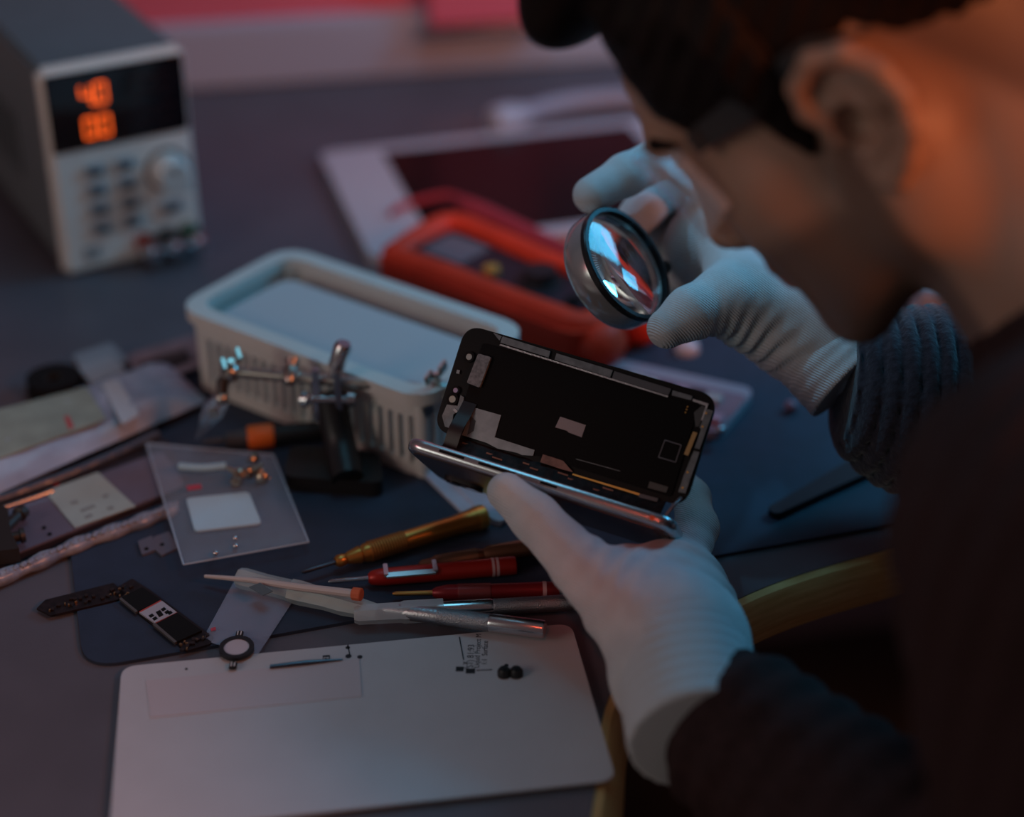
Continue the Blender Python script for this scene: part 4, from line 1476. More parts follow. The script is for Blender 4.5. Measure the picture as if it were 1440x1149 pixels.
spiece('lower_flex', [(764, 639), (792, 648), (806, 664), (790, 660), (760, 650)], z1, 0.0006, mat('flex_rust', (0.20, 0.10, 0.08), 0.5, var=0.3, vscale=200), scr)
spiece('lower_wire', [(806, 666), (900, 694), (925, 702), (924, 704), (899, 697), (805, 668)], z1, 0.0005, M_GOLD, scr)
spiece('lower_tray', [(900, 694), (926, 701), (924, 706), (898, 699)], z1, 0.0006, MATS['shield_dark'], scr)
spiece('scratch', [(810, 645), (872, 662), (872, 663), (810, 646)], z1 - 0.0001, 0.0001, M_SHD, scr)

# housing, seen almost edge-on below the screen
hL, hR = P(577, 612, 0.880), P(948, 728, 0.838)
hu = hR - hL
HLN = hu.length
hu.normalize()
hw = P(770, 702, 0.930) - P(765, 672, 0.862)
hw -= hu * hw.dot(hu)
hw.normalize()
hn = hu.cross(hw).normalized()
if hn.z < 0: hn = -hn
HW, HT = 0.0705, 0.0074
print('housing length', HLN, 'w', hw, 'n', hn)


def H3(x, y, z=0.0): return hL + hu * x + hw * y + hn * z - pbase


def hrect(x0, y0, x1, y1, z, r, n=8): return round_poly([H3(x0, y0, z), H3(x1, y0, z), H3(x1, y1, z), H3(x0, y1, z)], r, n)


n8 = 10
prof = [(0.0, -0.0003), (-0.0009, -0.0012), (-0.0013, -0.003), (-0.0013, -HT + 0.003), (-0.0008, -HT + 0.0010), (0.0006, -HT)]
bm = B()
rings = []
for o_, z_ in prof:
    rings.append([bm.verts.new(p) for p in hrect(o_ * 1.0, o_, HLN - o_, HW - o_, z_, 0.0098, n8)])
inner = [bm.verts.new(p) for p in hrect(0.0022, 0.0022, HLN - 0.0022, HW - 0.0022, -0.0003, 0.008, n8)]
inner2 = [bm.verts.new(p) for p in hrect(0.0022, 0.0022, HLN - 0.0022, HW - 0.0022, -0.0055, 0.008, n8)]
seq = [inner2, inner, *rings]
for a_, b_ in zip(seq, seq[1:]):
    for i in range(len(a_)):
        j = (i + 1) % len(a_)
        bm.faces.new((a_[i], a_[j], b_[j], b_[i]))
bm.faces.new(inner2)
bm.faces.new(rings[-1])
hs = obj('housing', bm, mat('housing_steel', (0.50, 0.50, 0.52), 0.24, 0.9), op, angle=60)
bm = B()
prism(bm, hrect(0.002, 0.002, HLN - 0.002, HW - 0.002, -HT - 0.0006, 0.009), hn * 0.0005)
obj('back_glass', bm, mat('back_glass_dark', (0.045, 0.030, 0.032), 0.25), hs, bevel=0.0002)
bm = B()
prism(bm, hrect(0.055, 0.006, HLN - 0.02, HW - 0.025, -0.0054, 0.002), hn * 0.0038)
obj('battery', bm, mat('battery_black', (0.012, 0.012, 0.013), 0.45), hs, bevel=0.0006)
bm = B()
prism(bm, hrect(0.006, 0.006, 0.052, HW - 0.006, -0.0054, 0.002), hn * 0.0030)
obj('inner_board', bm, mat('inner_board', (0.05, 0.022, 0.02), 0.4, var=0.6, vscale=250), hs)
bm = B()
prism(bm, hrect(0.055, HW - 0.022, HLN - 0.02, HW - 0.005, -0.0054, 0.001), hn * 0.0032)
obj('side_module', bm, mat('side_module', (0.10, 0.085, 0.075), 0.4, 0.4, var=0.4, vscale=200), hs)
bm = B()
prism(bm, hrect(0.008, 0.048, 0.030, 0.062, -HT - 0.0020, 0.006), hn * 0.0016)
cb_ = obj('camera_bump', bm, M_BLACK, hs, bevel=0.0004)
for x in (0.0135, 0.0245):
    bm = B()
    cyl(bm, H3(x, 0.055, -HT - 0.0026), H3(x, 0.055, -HT - 0.0019), 0.0042, seg=18)
    obj('camera_lens', bm, M_WIN, cb_)
for x0, x1 in ((0.018, 0.032), (0.040, 0.060), (0.074, 0.083)):
    bm = B()
    prism(bm, [H3(x0, -0.0014, -0.0026), H3(x1, -0.0014, -0.0026), H3(x1, -0.0014, -0.0040), H3(x0, -0.0014, -0.0040)], hw * 0.0006)
    obj('side_key', bm, M_BEZ, hs)
c = H3(HLN - 0.010, -0.0016, -0.0036)
bm = B()
cyl(bm, c, c + hw * 0.0008, 0.0014, seg=14)
obj('copper_pad', bm, mat('copper_pad', (0.60, 0.16, 0.06), 0.35, 0.5), hs)
bm = B()
cyl(bm, H3(HLN - 0.005, -0.0016, -0.0036), H3(HLN - 0.005, -0.0008, -0.0036), 0.0010, seg=10)
obj('frame_screw', bm, M_DKST, hs)
# flex ribbon between the two halves
fa, fb = SP(661, 566, 0.0018), H3(0.020, 0.0075, -0.0020)
mid = fa.lerp(fb, 0.55) + sn_ * 0.004
bm = B()
cv = spline([fa, fa.lerp(fb, 0.25) + sn_ * 0.0012, mid, fb], 6)
wv = su * 0.0038
vs = [(bm.verts.new(p - wv), bm.verts.new(p + wv)) for p in cv]
vs2 = [(bm.verts.new(p - wv - sn_ * 0.0004), bm.verts.new(p + wv - sn_ * 0.0004)) for p in cv]
for i in range(len(vs) - 1):
    bm.faces.new((vs[i][0], vs[i][1], vs[i + 1][1], vs[i + 1][0]))
    bm.faces.new((vs2[i][1], vs2[i][0], vs2[i + 1][0], vs2[i + 1][1]))
    bm.faces.new((vs[i][0], vs[i + 1][0], vs2[i + 1][0], vs2[i][0]))
    bm.faces.new((vs[i + 1][1], vs[i][1], vs2[i][1], vs2[i + 1][1]))
obj('flex_ribbon', bm, mat('ribbon_black', (0.016, 0.009, 0.009), 0.4), op)
M_GAP = mat('gap_brownblack', (0.012, 0.007, 0.007), 0.5, var=0.6, vscale=300, spec=0.2)
bm = B()
g0 = [S3(0.010 + (PL_S - 0.020) * i / 24, 0.0015, -0.0012) for i in range(25)]
g1 = [H3(0.016 + (HLN - 0.024) * i / 24, 0.0040 + 0.0012 * (i % 3), -0.0022) for i in range(25)]
t_ = hn * -0.0008
va, vb = [bm.verts.new(p) for p in g0], [bm.verts.new(p) for p in g1]
vc, vd = [bm.verts.new(p + t_) for p in g0], [bm.verts.new(p + t_) for p in g1]
for i in range(24):
    bm.faces.new((va[i], va[i + 1], vb[i + 1], vb[i]))
    bm.faces.new((vc[i + 1], vc[i], vd[i], vd[i + 1]))
    bm.faces.new((va[i + 1], va[i], vc[i], vc[i + 1]))
    bm.faces.new((vb[i], vb[i + 1], vd[i + 1], vd[i]))
obj('gap_filler', bm, M_GAP, op)  # added dark strip that fills the gap between screen and housing
for i in range(9):
    k = 2 + i * 2 + (i % 2)
    c_ = g0[k].lerp(g1[k], 0.35 + 0.3 * ((i * 7) % 5) / 5)
    bm = B()
    box(bm, c_ + hn * 0.0003, (0.0035 + 0.001 * (i % 3), 0.0008, 0.0005), Matrix([list(su), list(sv), list(sn_)]).transposed())
    obj('gap_filler_clip', bm, mat('clip_copper', (0.22, 0.11, 0.08), 0.4, 0.6), op)
fa2 = SP(958, 700, 0.0012)
bm = B()
tube(bm, spline([fa2, fa2.lerp(H3(HLN - 0.006, 0.006, -0.001), 0.5) + sn_ * 0.002, H3(HLN - 0.006, 0.006, -0.002)], 5), 0.0009, 8)
obj('hinge_wire', bm, M_BRUSHED, op)

# ------------------------------------------------------------------ loupe held by the right hand
lc = P(884, 369, 0.925)
axis = (V_R * -0.69 + V_D * 0.40 + V_F * 0.60).normalized()
lp = thing('loupe', 'round glass magnifying loupe held in the raised gloved hand', 'magnifier', lc)
LR = 0.0340
bm = B()
lathe(bm, Vector((0, 0, 0)), axis * 0.004, [(0, LR - 0.003), (0, LR - 0.0006), (0.2, LR), (0.8, LR), (1, LR - 0.0006), (1, LR - 0.003), (0, LR - 0.003)], 56, cap=False)
obj('front_ring', bm, mat('loupe_ring_dark', (0.035, 0.035, 0.038), 0.25, 0.6), lp)
bm = B()
lathe(bm, axis * 0.004, axis * 0.019, [(0, LR - 0.0032), (0, LR - 0.0008), (0.3, LR - 0.0002), (0.8, LR - 0.001), (1, LR - 0.003), (1, LR - 0.0045), (0, LR - 0.0032)], 56, cap=False)
obj('body_ring', bm, mat('loupe_body', (0.55, 0.55, 0.54), 0.2, 0.7), lp)
bm = B()
pr_ = []
N = 14
for i in range(N + 1):
    a_ = i / N
    rr = (LR - 0.0034) * math.sin(a_ * math.pi / 2)
    pr_.append((rr, 0.0010 - 0.0000 + 0.0035 * (1 - math.cos(a_ * math.pi / 2) * 1.0) ))
q_m = frame_z(axis)
ringsv = []
SG = 48
front_c = [(rr, 0.0008 + 0.0040 * (rr / (LR - 0.0034)) ** 2) for rr, _ in pr_]
back_c = [(rr, 0.0150 - 0.0040 * (rr / (LR - 0.0034)) ** 2) for rr, _ in pr_][::-1]
for rr, zz in front_c + back_c:
    if rr < 1e-6:
        ringsv.append([bm.verts.new(q_m @ Vector((0, 0, zz)))])
    else:
        ringsv.append([bm.verts.new(q_m @ Vector((rr * math.cos(2 * math.pi * i / SG), rr * math.sin(2 * math.pi * i / SG), zz))) for i in range(SG)])
for a_, b_ in zip(ringsv, ringsv[1:]):
    for i in range(SG):
        j = (i + 1) % SG
        if len(a_) == 1: bm.faces.new((a_[0], b_[i], b_[j]))
        elif len(b_) == 1: bm.faces.new((a_[i], a_[j], b_[0]))
        else: bm.faces.new((a_[i], a_[j], b_[j], b_[i]))
obj('lens', bm, mat('lens_glass', (0.96, 0.98, 1.0), 0.0, trans=1.0, ior=1.5), lp, angle=80)
hd = (V_R * 0.75 + V_D * -0.15 + V_F * 0.62)
hd = (hd - axis * hd.dot(axis)).normalized()
bm = B()
lathe(bm, hd * (LR - 0.002) + axis * 0.009, hd * (LR + 0.016) + axis * 0.011, [(0, 0.004), (0.2, 0.0045), (1, 0.004)], 12)
obj('handle', bm, M_BLACK, lp)
# ------------------------------------------------------------------ the technician
HR = np.array([[-0.71031393, -0.34988086, -0.61076796], [0.20981591, -0.93350979, 0.29075206], [-0.67188645, 0.07837641, 0.73649558]])
HO = np.array([0.15654005, 0.70039123, 0.30366418])
HS = 0.0092


def to_world(v): return (np.asarray(v, float) * HS) @ HR.T + HO


def to_head(w): return (np.asarray(w, float) - HO) @ HR / HS


STOOL = Vector((0.64, 0.34, FLOOR_Z))
person = thing('person', 'person in a dark knit sweater and white gloves bending over the phone with a loupe', 'person', (STOOL.x, STOOL.y, FLOOR_Z))
PB = np.array([STOOL.x, STOOL.y, FLOOR_Z])


def loc_w(V): return V - PB


def W(p): return np.array(p, np.float32)


neck_end = to_head(npn(P(1545, 372, 0.715)))
# head and neck in one field (centimetres: forward, left, up from the midpoint between the ears)
hf = Field((-13, -10.5, -17), (14, 10.5, 14), 0.17)
hf.ell((0.2, 0, 4.3), (9.7, 7.3, 8.0), 1)
hf.ell((3.2, 0, 4.4), (7.0, 6.4, 6.6), 1.5)
hf.ell((4.6, 0, -1.0), (5.3, 5.7, 7.0), 2.0)
hf.ell((6.1, 0, -4.4), (3.4, 3.6, 3.8), 1.5)
for s in (-1, 1):
    hf.cone((-0.2, 5.7 * s, -1.5), (0.8, 5.5 * s, -5.6), 1.6, 1.5, 2.0)
    hf.cone((0.8, 5.4 * s, -5.6), (6.8, 2.2 * s, -9.0), 1.6, 1.5, 2.0)
    hf.cone((1.2, 4.2 * s, -4.5), (5.8, 2.6 * s, -7.1), 2.4, 2.1, 2.0)
    hf.ell((5.6, 4.2 * s, -1.0), (2.5, 1.9, 1.8), 2.0)
    hf.ell((4.3, 3.6 * s, -3.6), (3.4, 2.5, 4.2), 2.0)
hf.ell((7.5, 0, -9.0), (1.7, 2.2, 1.5), 1.6)
hf.cone((8.9, -3.6, 3.3), (8.9, 3.6, 3.3), 1.1, 1.1, 1.2)
hf.cone((9.3, 0, 3.2), (9.6, 0, 2.0), 1.1, 0.8, 1.0)
for s in (-1, 1): hf.ell((9.7, 3.2 * s, 1.4), (1.7, 1.9, 1.15), 0.9, 'sub')
hf.cone((9.4, 0, 2.0), (10.7, 0, -2.0), 0.75, 0.85, 0.9)
hf.ell((10.6, 0, -2.5), (1.05, 1.05, 0.9), 0.6)
for s in (-1, 1):
    hf.ell((9.8, 1.15 * s, -2.8), (0.95, 0.65, 0.7), 0.5)
    hf.ell((10.2, 0.6 * s, -3.5), (0.5, 0.3, 0.35), 0.2, 'sub')
    # upper and lower lids
    hf.cone((8.9, 1.9 * s, 1.7), (8.5, 4.4 * s, 1.5), 0.55, 0.5, 0.4)
    hf.cone((8.9, 2.1 * s, 0.6), (8.4, 4.3 * s, 0.7), 0.5, 0.45, 0.4)
hf.cone((9.0, -1.7, -5.0), (9.0, 1.7, -5.0), 0.55, 0.55, 0.5)
hf.cone((9.3, -0.8, -4.9), (9.3, 0.8, -4.9), 0.5, 0.5, 0.4)
hf.cone((8.8, -1.4, -5.9), (8.8, 1.4, -5.9), 0.65, 0.65, 0.5)
hf.cone((9.75, -2.2, -5.45), (9.75, 2.2, -5.45), 0.18, 0.18, 0.25, 'sub')
hf.cone((-2.8, 0, -1.5), neck_end, 5.4, 6.1, 2.5)
hf.cone((-4.5, 0, 0.0), neck_end + np.array([-1.5, 0, 0]), 4.6, 5.6, 2.5)
hf.cone(neck_end, neck_end + (neck_end - np.array([-2.8, 0, -1.5])) * 0.5, 6.1, 6.6, 2.0)
hf.cone((-1.0, 6.0, -2.5), (neck_end + np.array([4.0, 2.0, 0.0])), 1.6, 1.5, 2.0)
ES = 1.06
EC = np.array([-0.2, 7.2, 0.1])
ESH = np.array([0.15, 0.05, -0.75])


def ear(p, s=1):
    q = EC + (np.array(p) - EC) * ES + ESH
    return (q[0], q[1] * s, q[2])


for s in (1, -1):
    hx = [(0.5, 7.2, 0.5), (1.0, 7.4, 1.7), (0.6, 7.8, 2.8), (-0.6, 8.2, 3.4), (-1.9, 8.45, 2.9), (-2.7, 8.5, 1.5), (-2.8, 8.5, 0.2), (-2.3, 8.3, -1.1), (-1.3, 7.8, -2.1), (-0.4, 7.4, -2.7), (0.3, 7.0, -2.3)]
    for a_, b_ in zip(hx, hx[1:]): hf.cone(np.array(ear(a_, s)) + (0, 0.28 * s, 0), np.array(ear(b_, s)) + (0, 0.28 * s, 0), 0.50, 0.50, 0.15)
    hf.ell(ear((-1.0, 7.45, 0.9), s), (2.0, 0.42, 2.8), 0.4)
    hf.cone(ear((-2.4, 8.0, 1.4), s), ear((-1.6, 7.6, -1.2), s), 0.5, 0.5, 0.3)
    hf.cone(ear((-0.4, 6.6, 1.0), s), ear((-1.3, 7.6, 0.6), s), 1.3, 1.0, 0.5)
    hf.ell(ear((-0.4, 7.2, -2.2), s), (0.9, 0.5, 0.8), 0.4)
    ah = [(-0.6, 7.8, 2.2), (-1.5, 8.1, 1.6), (-1.8, 8.2, 0.5), (-1.4, 7.9, -0.7), (-0.5, 7.6, -1.3)]
    for a_, b_ in zip(ah, ah[1:]): hf.cone(ear(a_, s), ear(b_, s), 0.28, 0.28, 0.25)
    hf.ell(ear((-0.35, 8.0, 0.1), s), (0.9, 1.1, 1.1), 0.3, 'sub')
    hf.cone(ear((0.3, 8.2, 2.1), s), ear((-1.2, 8.5, 2.4), s), 0.32, 0.30, 0.2, 'sub')
    hf.cone(ear((-1.2, 8.5, 2.4), s), ear((-2.0, 8.5, 0.9), s), 0.30, 0.30, 0.2, 'sub')
    hf.ell(ear((0.75, 7.3, -0.1), s), (0.45, 0.55, 0.6), 0.35)
me = hf.mesh('body', lambda V: loc_w(to_world(V)))
HV = hf.V
# skin tone: stubble on jaw and upper lip, faded hair behind the ear and on the nape
F_, L_, U_ = HV[:, 0], np.abs(HV[:, 1]), HV[:, 2]
sst = lambda x, a, b: (lambda t: t * t * (3 - 2 * t))(np.clip((x - a) / (b - a), 0, 1))
stub = sst(-U_, 2.4, 4.2) * sst(F_, 0.2, 2.4) * sst(U_, -13.5, -10.5)
stub = np.maximum(stub, sst(F_, 0.4, 1.2) * sst(-F_, -3.4, -2.4) * sst(-U_, -1.0, 2.0))
stub *= 1 - 0.9 * ((F_ > 8.8) & (U_ > -6.8) & (U_ < -4.4) & (L_ < 2))
HLX = [-13, -9, -6.5, -4.6, -3.2, -2.2, 0.2, 1.2, 1.3, 3.2, 3.6, 4.5, 6.2, 7.2, 8.0, 8.7, 9.2, 14]
HLU = [-5.5, -4.8, -3.6, -0.2, 2.2, 3.1, 3.0, 2.6, -1.2, -0.9, 2.0, 2.5, 2.8, 3.5, 5.0, 8.0, 9.4, 9.8]
line = np.interp(F_, HLX, HLU)
fade = sst(U_, line - 2.2, line + 0.6) * (F_ < -2.5) * 0.75
att = me.color_attributes.new('tone', 'FLOAT_COLOR', 'POINT')
arr = np.zeros((len(HV), 4), np.float32)
arr[:, 0] = stub
arr[:, 1] = fade
arr[:, 2] = np.clip(((F_ > 8.6) & (U_ > -6.9) & (U_ < -4.5) & (L_ < 2.2)), 0, 1)
arr[:, 3] = 1
att.data.foreach_set('color', arr.ravel())
m = mat('skin', (0.37, 0.225, 0.16), 0.48, sss=0.12, bump=0.25, bscale=700)
nt = m.node_tree
b_s = nt.nodes['Principled BSDF']
at = nt.nodes.new('ShaderNodeAttribute')
at.attribute_name = 'tone'
sep = nt.nodes.new('ShaderNodeSeparateColor')
nt.links.new(at.outputs['Color'], sep.inputs['Color'])
nz = nt.nodes.new('ShaderNodeTexNoise')
nz.inputs['Scale'].default_value = 900
tc = nt.nodes.new('ShaderNodeTexCoord')
nt.links.new(tc.outputs['Object'], nz.inputs['Vector'])
prev = None
for k, (ch, col, amt) in enumerate((('Red', (0.085, 0.05, 0.036), 0.72), ('Green', (0.055, 0.028, 0.02), 0.9), ('Blue', (0.34, 0.13, 0.11), 0.7))):
    mx = nt.nodes.new('ShaderNodeMix')
    mx.data_type = 'RGBA'
    ml = nt.nodes.new('ShaderNodeMath')
    ml.operation = 'MULTIPLY'
    ml.inputs[1].default_value = amt
    nt.links.new(sep.outputs[ch], ml.inputs[0])
    nt.links.new(ml.outputs[0], mx.inputs['Factor'])
    if prev is None: mx.inputs['A'].default_value = (0.37, 0.225, 0.16, 1)
    else: nt.links.new(prev, mx.inputs['A'])
    mx.inputs['B'].default_value = (*col, 1)
    prev = mx.outputs['Result']
nt.links.new(prev, b_s.inputs['Base Color'])
body = obj('body', me, m, person)
for s in (-1, 1):
    bm = B()
    c = loc_w(to_world((8.0, 3.2 * s, 1.2)))
    bmesh.ops.create_uvsphere(bm, u_segments=20, v_segments=12, radius=1.12 * HS, matrix=Matrix.Translation(c))
    e_ = obj('eye', bm, mat('eye_white', (0.55, 0.53, 0.52), 0.15), body)
    c2 = loc_w(to_world((9.02, 3.25 * s, 1.05)))
    ax_ = Vector(HR[:, 0] * 0.9 - HR[:, 2] * 0.1).normalized()
    bm = B()
    lathe(bm, Vector(c2) - ax_ * 0.0005, Vector(c2) + ax_ * 0.0012, [(0, 0.0054), (0.6, 0.0050), (1, 0.0030)], 18)
    obj('iris', bm, mat('iris_dark', (0.03, 0.02, 0.015), 0.1), e_)
    bf = Field((7.5, min(0.8 * s, 6.2 * s) - 0.6, 2.0), (11.5, max(0.8 * s, 6.2 * s) + 0.6, 5.0), 0.10)
    bf.chain([(10.0, 1.2 * s, 2.95), (10.0, 3.0 * s, 3.5), (9.1, 4.6 * s, 3.55), (8.1, 5.5 * s, 3.0)], [0.26, 0.34, 0.30, 0.15], 0.3)
    me_b = bf.mesh('eyebrow', lambda V: loc_w(to_world(V)))
    obj('eyebrow', me_b, mat('hair_dark', (0.010, 0.006, 0.005), 0.6, bump=0.6, bscale=500, spec=0.15), person)

# hair
hr = Field((-13, -10.5, -7), (16.5, 10.5, 16), 0.17)
hr.ell((0.2, 0, 4.3), (9.7, 7.3, 8.0), 1)
hr.ell((3.2, 0, 4.4), (7.0, 6.4, 6.6), 1.5)
gF, gL, gU = hr.grid()
lineg = np.interp(gF, HLX, HLU)
up_ = np.clip((gU - lineg) / 6.0, 0, 1)
thick = 0.16 + 1.25 * up_ ** 1.3 + 0.35 * np.clip((gF - 1.0) / 5, 0, 1) * np.clip((gU - lineg) / 1.5, 0, 1)
strand = 0.10 * np.sin(gL * 5.0 + 1.2 * np.sin(gF * 0.8)) * np.sin(gU * 2.1 + gF * 1.3) + 0.10 * np.sin(gF * 3.1 + gU * 4.2 + gL * 2.0)
hr.f = hr.f - thick - strand * (0.15 + up_)
hr.f = np.maximum(hr.f, (lineg - gU) * 0.55 + 0.12 * np.sin(gL * 7) * np.sin(gF * 6))
hr.f = hr.f.astype(np.float32)
for (c, r) in (((9.2, 0.5, 11.4), (2.4, 4.6, 2.0)), ((10.2, 1.2, 11.2), (1.6, 3.6, 1.6)), ((7.0, 1.0, 12.3), (4.2, 5.0, 2.2)), ((10.3, -0.8, 11.0), (1.4, 2.4, 1.3))):
    hr.ell(c, r, 1.0)
hr.cone((3.0, 6.3, 3.5), (2.5, 6.55, -0.5), 0.9, 0.35, 0.6)
hr.cone((6.8, 5.2, 5.0), (4.6, 6.3, 3.2), 1.0, 0.6, 0.8)
gF = gL = gU = lineg = up_ = thick = strand = None
me_h = hr.mesh('hair', lambda V: loc_w(to_world(V)))
obj('hair', me_h, MATS['hair_dark'], person, label='short dark brown hair')

# ------------------------------------------------------------------ gloves
M_GLOVE = mat('glove_knit', (0.52, 0.55, 0.56), 0.8, sheen=0.3, bump=0.45, bscale=300, wave='DIAGONAL', color2=(0.60, 0.63, 0.64), vscale=60)
M_CUFF = mat('glove_cuff_knit', (0.54, 0.58, 0.60), 0.85, sheen=0.3, bump=0.5, bscale=300, wave='DIAGONAL')


def bbox(pts, m):
    a = np.array([list(p) for p in pts])
    return a.min(0) - m, a.max(0) + m


def glove(joints, palm, wrist, cuff_end, wrinkles, name_label, cuff_r):
    allp = [p for ch in joints for p in ch[0]] + [p for c in palm for p in (c[0], c[1])] + wrist[0]
    lo_, hi_ = bbox(allp, 0.035)
    g = Field(lo_, hi_, 0.00125)
    for a_, b_, ra, rb in palm: g.cone(npn(a_), npn(b_), ra, rb, 0.014)
    g.chain([npn(p) for p in wrist[0]], wrist[1], 0.014)
    for pts, rs in joints:
        g.chain([npn(p) for p in pts], rs, 0.0045)
    gx, gy, gz = g.grid()
    for (a_, b_, per, amp, R_) in wrinkles:
        a_, b_ = npn(a_), npn(b_)
        ab = b_ - a_
        Ln = np.linalg.norm(ab)
        d_ = ab / Ln
        t = (gx - a_[0]) * d_[0] + (gy - a_[1]) * d_[1] + (gz - a_[2]) * d_[2]
        rad = np.sqrt(np.maximum((gx - a_[0]) ** 2 + (gy - a_[1]) ** 2 + (gz - a_[2]) ** 2 - t * t, 0))
        mask = np.clip(1 - np.abs(t - Ln / 2) / (Ln * 0.62), 0, 1) * np.clip(1.6 - rad / R_, 0, 1)
        g.f += (amp * mask * np.sin(2 * np.pi * (t / per) + 2.5 * np.sin(gx * 90 + gz * 70))).astype(np.float32)
    me_g = g.mesh('glove', loc_w)
    go = obj('glove', me_g, M_GLOVE, person, label=name_label)
    # knit cuff: ribbed sleeve round the wrist
    a_, b_ = npn(cuff_end[0]), npn(cuff_end[1])
    lo_, hi_ = bbox([a_, b_], 0.06)
    cf = Field(lo_, hi_, 0.00125)
    cf.cone(a_, b_, cuff_r[0], cuff_r[1], 0.004)
    gx, gy, gz = cf.grid()
    ab = b_ - a_
    Ln = np.linalg.norm(ab)
    d_ = ab / Ln
    t = (gx - a_[0]) * d_[0] + (gy - a_[1]) * d_[1] + (gz - a_[2]) * d_[2]
    cf.f += (0.0003 * np.sin(2 * np.pi * (t / 0.0070) + 1.2 * np.sin(gx * 60))).astype(np.float32)
    cf.f = np.maximum(cf.f, np.maximum(-t - 0.002, t - Ln - 0.001)).astype(np.float32)
    obj('cuff', cf.mesh('cuff', loc_w), M_CUFF, go, label='ribbed knit cuff')
    return go


# left hand under the phone
thumb = ([P(905, 872, 0.815), P(822, 800, 0.832), P(752, 728, 0.846), P(712, 692, 0.852)], [0.0215, 0.0150, 0.0118, 0.0098])
index = ([P(958, 800, 0.862), P(980, 742, 0.893), P(972, 700, 0.915), P(955, 676, 0.928)], [0.0125, 0.0110, 0.0098, 0.0088])
middle = ([P(972, 812, 0.878), P(972, 800, 0.915), P(930, 805, 0.945), P(898, 806, 0.950)], [0.0120, 0.0108, 0.0098, 0.0088])
ringf = ([P(982, 832, 0.885), P(975, 825, 0.920), P(935, 830, 0.942), P(905, 832, 0.945)], [0.0115, 0.0105, 0.0095, 0.0085])
little = ([P(985, 858, 0.885), P(975, 855, 0.910), P(945, 858, 0.926), P(925, 860, 0.928)], [0.0105, 0.0095, 0.0085, 0.0078])
lw = P(958, 952, 0.802)
glove([thumb, index, middle, ringf, little],
      [(P(958, 925, 0.805), P(945, 815, 0.862), 0.026, 0.018), (P(960, 920, 0.81), P(968, 835, 0.872), 0.026, 0.017), (P(950, 915, 0.812), P(900, 862, 0.826), 0.025, 0.022),
       (P(842, 806, 0.835), P(945, 812, 0.858), 0.0125, 0.0145), (P(880, 845, 0.830), P(955, 840, 0.855), 0.021, 0.021), (P(985, 900, 0.83), P(985, 850, 0.875), 0.018, 0.015)],
      ([lw, P(958, 905, 0.815)], [0.0325, 0.030]), (P(955, 905, 0.812), P(985, 1040, 0.765)),
      [(P(930, 860, 0.82), P(800, 770, 0.84), 0.013, 0.0007, 0.03), (P(1000, 900, 0.83), P(975, 740, 0.88), 0.016, 0.0009, 0.03)],
      'white knit glove under the phone', (0.0318, 0.0330))
# right hand round the loupe
r_th = ([P(1062, 432, 0.935), P(1022, 422, 0.918), P(972, 440, 0.906), P(938, 462, 0.902)], [0.0235, 0.0185, 0.0140, 0.0108])
r_ix = ([P(1030, 290, 0.975), P(945, 215, 0.968), P(880, 246, 0.950), P(832, 274, 0.940)], [0.0135, 0.0125, 0.0115, 0.0105])
r_md = ([P(1045, 320, 0.995), P(955, 262, 1.005), P(900, 300, 0.985), P(868, 335, 0.970)], [0.0130, 0.0118, 0.0108, 0.0095])
r_rg = ([P(1052, 350, 1.005), P(968, 305, 1.020), P(925, 345, 1.000), P(900, 378, 0.985)], [0.0125, 0.0112, 0.0102, 0.0090])
r_lt = ([P(1060, 385, 1.005), P(985, 355, 1.020), P(950, 388, 1.003), P(930, 412, 0.990)], [0.0112, 0.0100, 0.0092, 0.0082])
rw = P(1165, 488, 0.935)
glove([r_th, r_ix, r_md, r_rg, r_lt],
      [(P(1135, 458, 0.940), P(1045, 305, 0.978), 0.026, 0.021), (P(1135, 458, 0.945), P(1060, 370, 1.000), 0.026, 0.020), (P(1120, 455, 0.936), P(1055, 428, 0.928), 0.0265, 0.0245),
       (P(1035, 400, 0.925), P(1010, 330, 0.960), 0.014, 0.015), (P(1060, 400, 0.962), P(985, 335, 0.982), 0.020, 0.018), (P(1015, 330, 0.988), P(972, 372, 0.992), 0.022, 0.019)],
      ([rw, P(1110, 445, 0.940)], [0.0265, 0.0255]), (P(1118, 456, 0.940), P(1196, 532, 0.928)),
      [(P(985, 485, 0.905), P(1110, 520, 0.930), 0.0085, 0.0014, 0.022)],
      'white knit glove holding the loupe', (0.0268, 0.0290))

# ------------------------------------------------------------------ sweater
M_SWT = mat('sweater_knit_red_lit', (0.026, 0.014, 0.014), 0.95, sheen=0.0, bump=1.0, bscale=120, color2=(0.036, 0.019, 0.019), vscale=200, spec=0.2)  # orange light on the torso put into a redder knit colour
neckw = to_world(neck_end)
shL, elL = W(P(1610, 790, 0.60)), W((0.245, 0.415, 0.005))
shR, elR = W((0.50, 0.74, 0.20)), W((0.43, 0.80, 0.066))
wrL = W(P(968, 972, 0.795))
hip = W((0.63, 0.36, -0.20))
chest = W((0.39, 0.57, 0.10))
sw = Field((0.03, 0.15, -0.36), (0.86, 0.95, 0.36), 0.0042)
sw.cone(hip, chest, 0.165, 0.150, 0.05)
sw.cone(chest, W((0.34, 0.62, 0.17)), 0.145, 0.09, 0.05)
sw.cone(shL + W((0.04, 0.03, 0.0)), W((0.47, 0.68, 0.17)), 0.075, 0.08, 0.05)
sw.cone(shL, elL, 0.088, 0.066, 0.03)
fdir = wrL - elL
sw.cone(elL, elL + fdir * 0.84, 0.060, 0.0405, 0.03)
sw.cone(shR, elR, 0.075, 0.060, 0.03)
nd = (to_world((-2.8, 0, -1.5)) - neckw)
nd = nd / np.linalg.norm(nd)
sw.cone(neckw - nd * 0.05, neckw + nd * 0.006, 0.085, 0.064, 0.03)
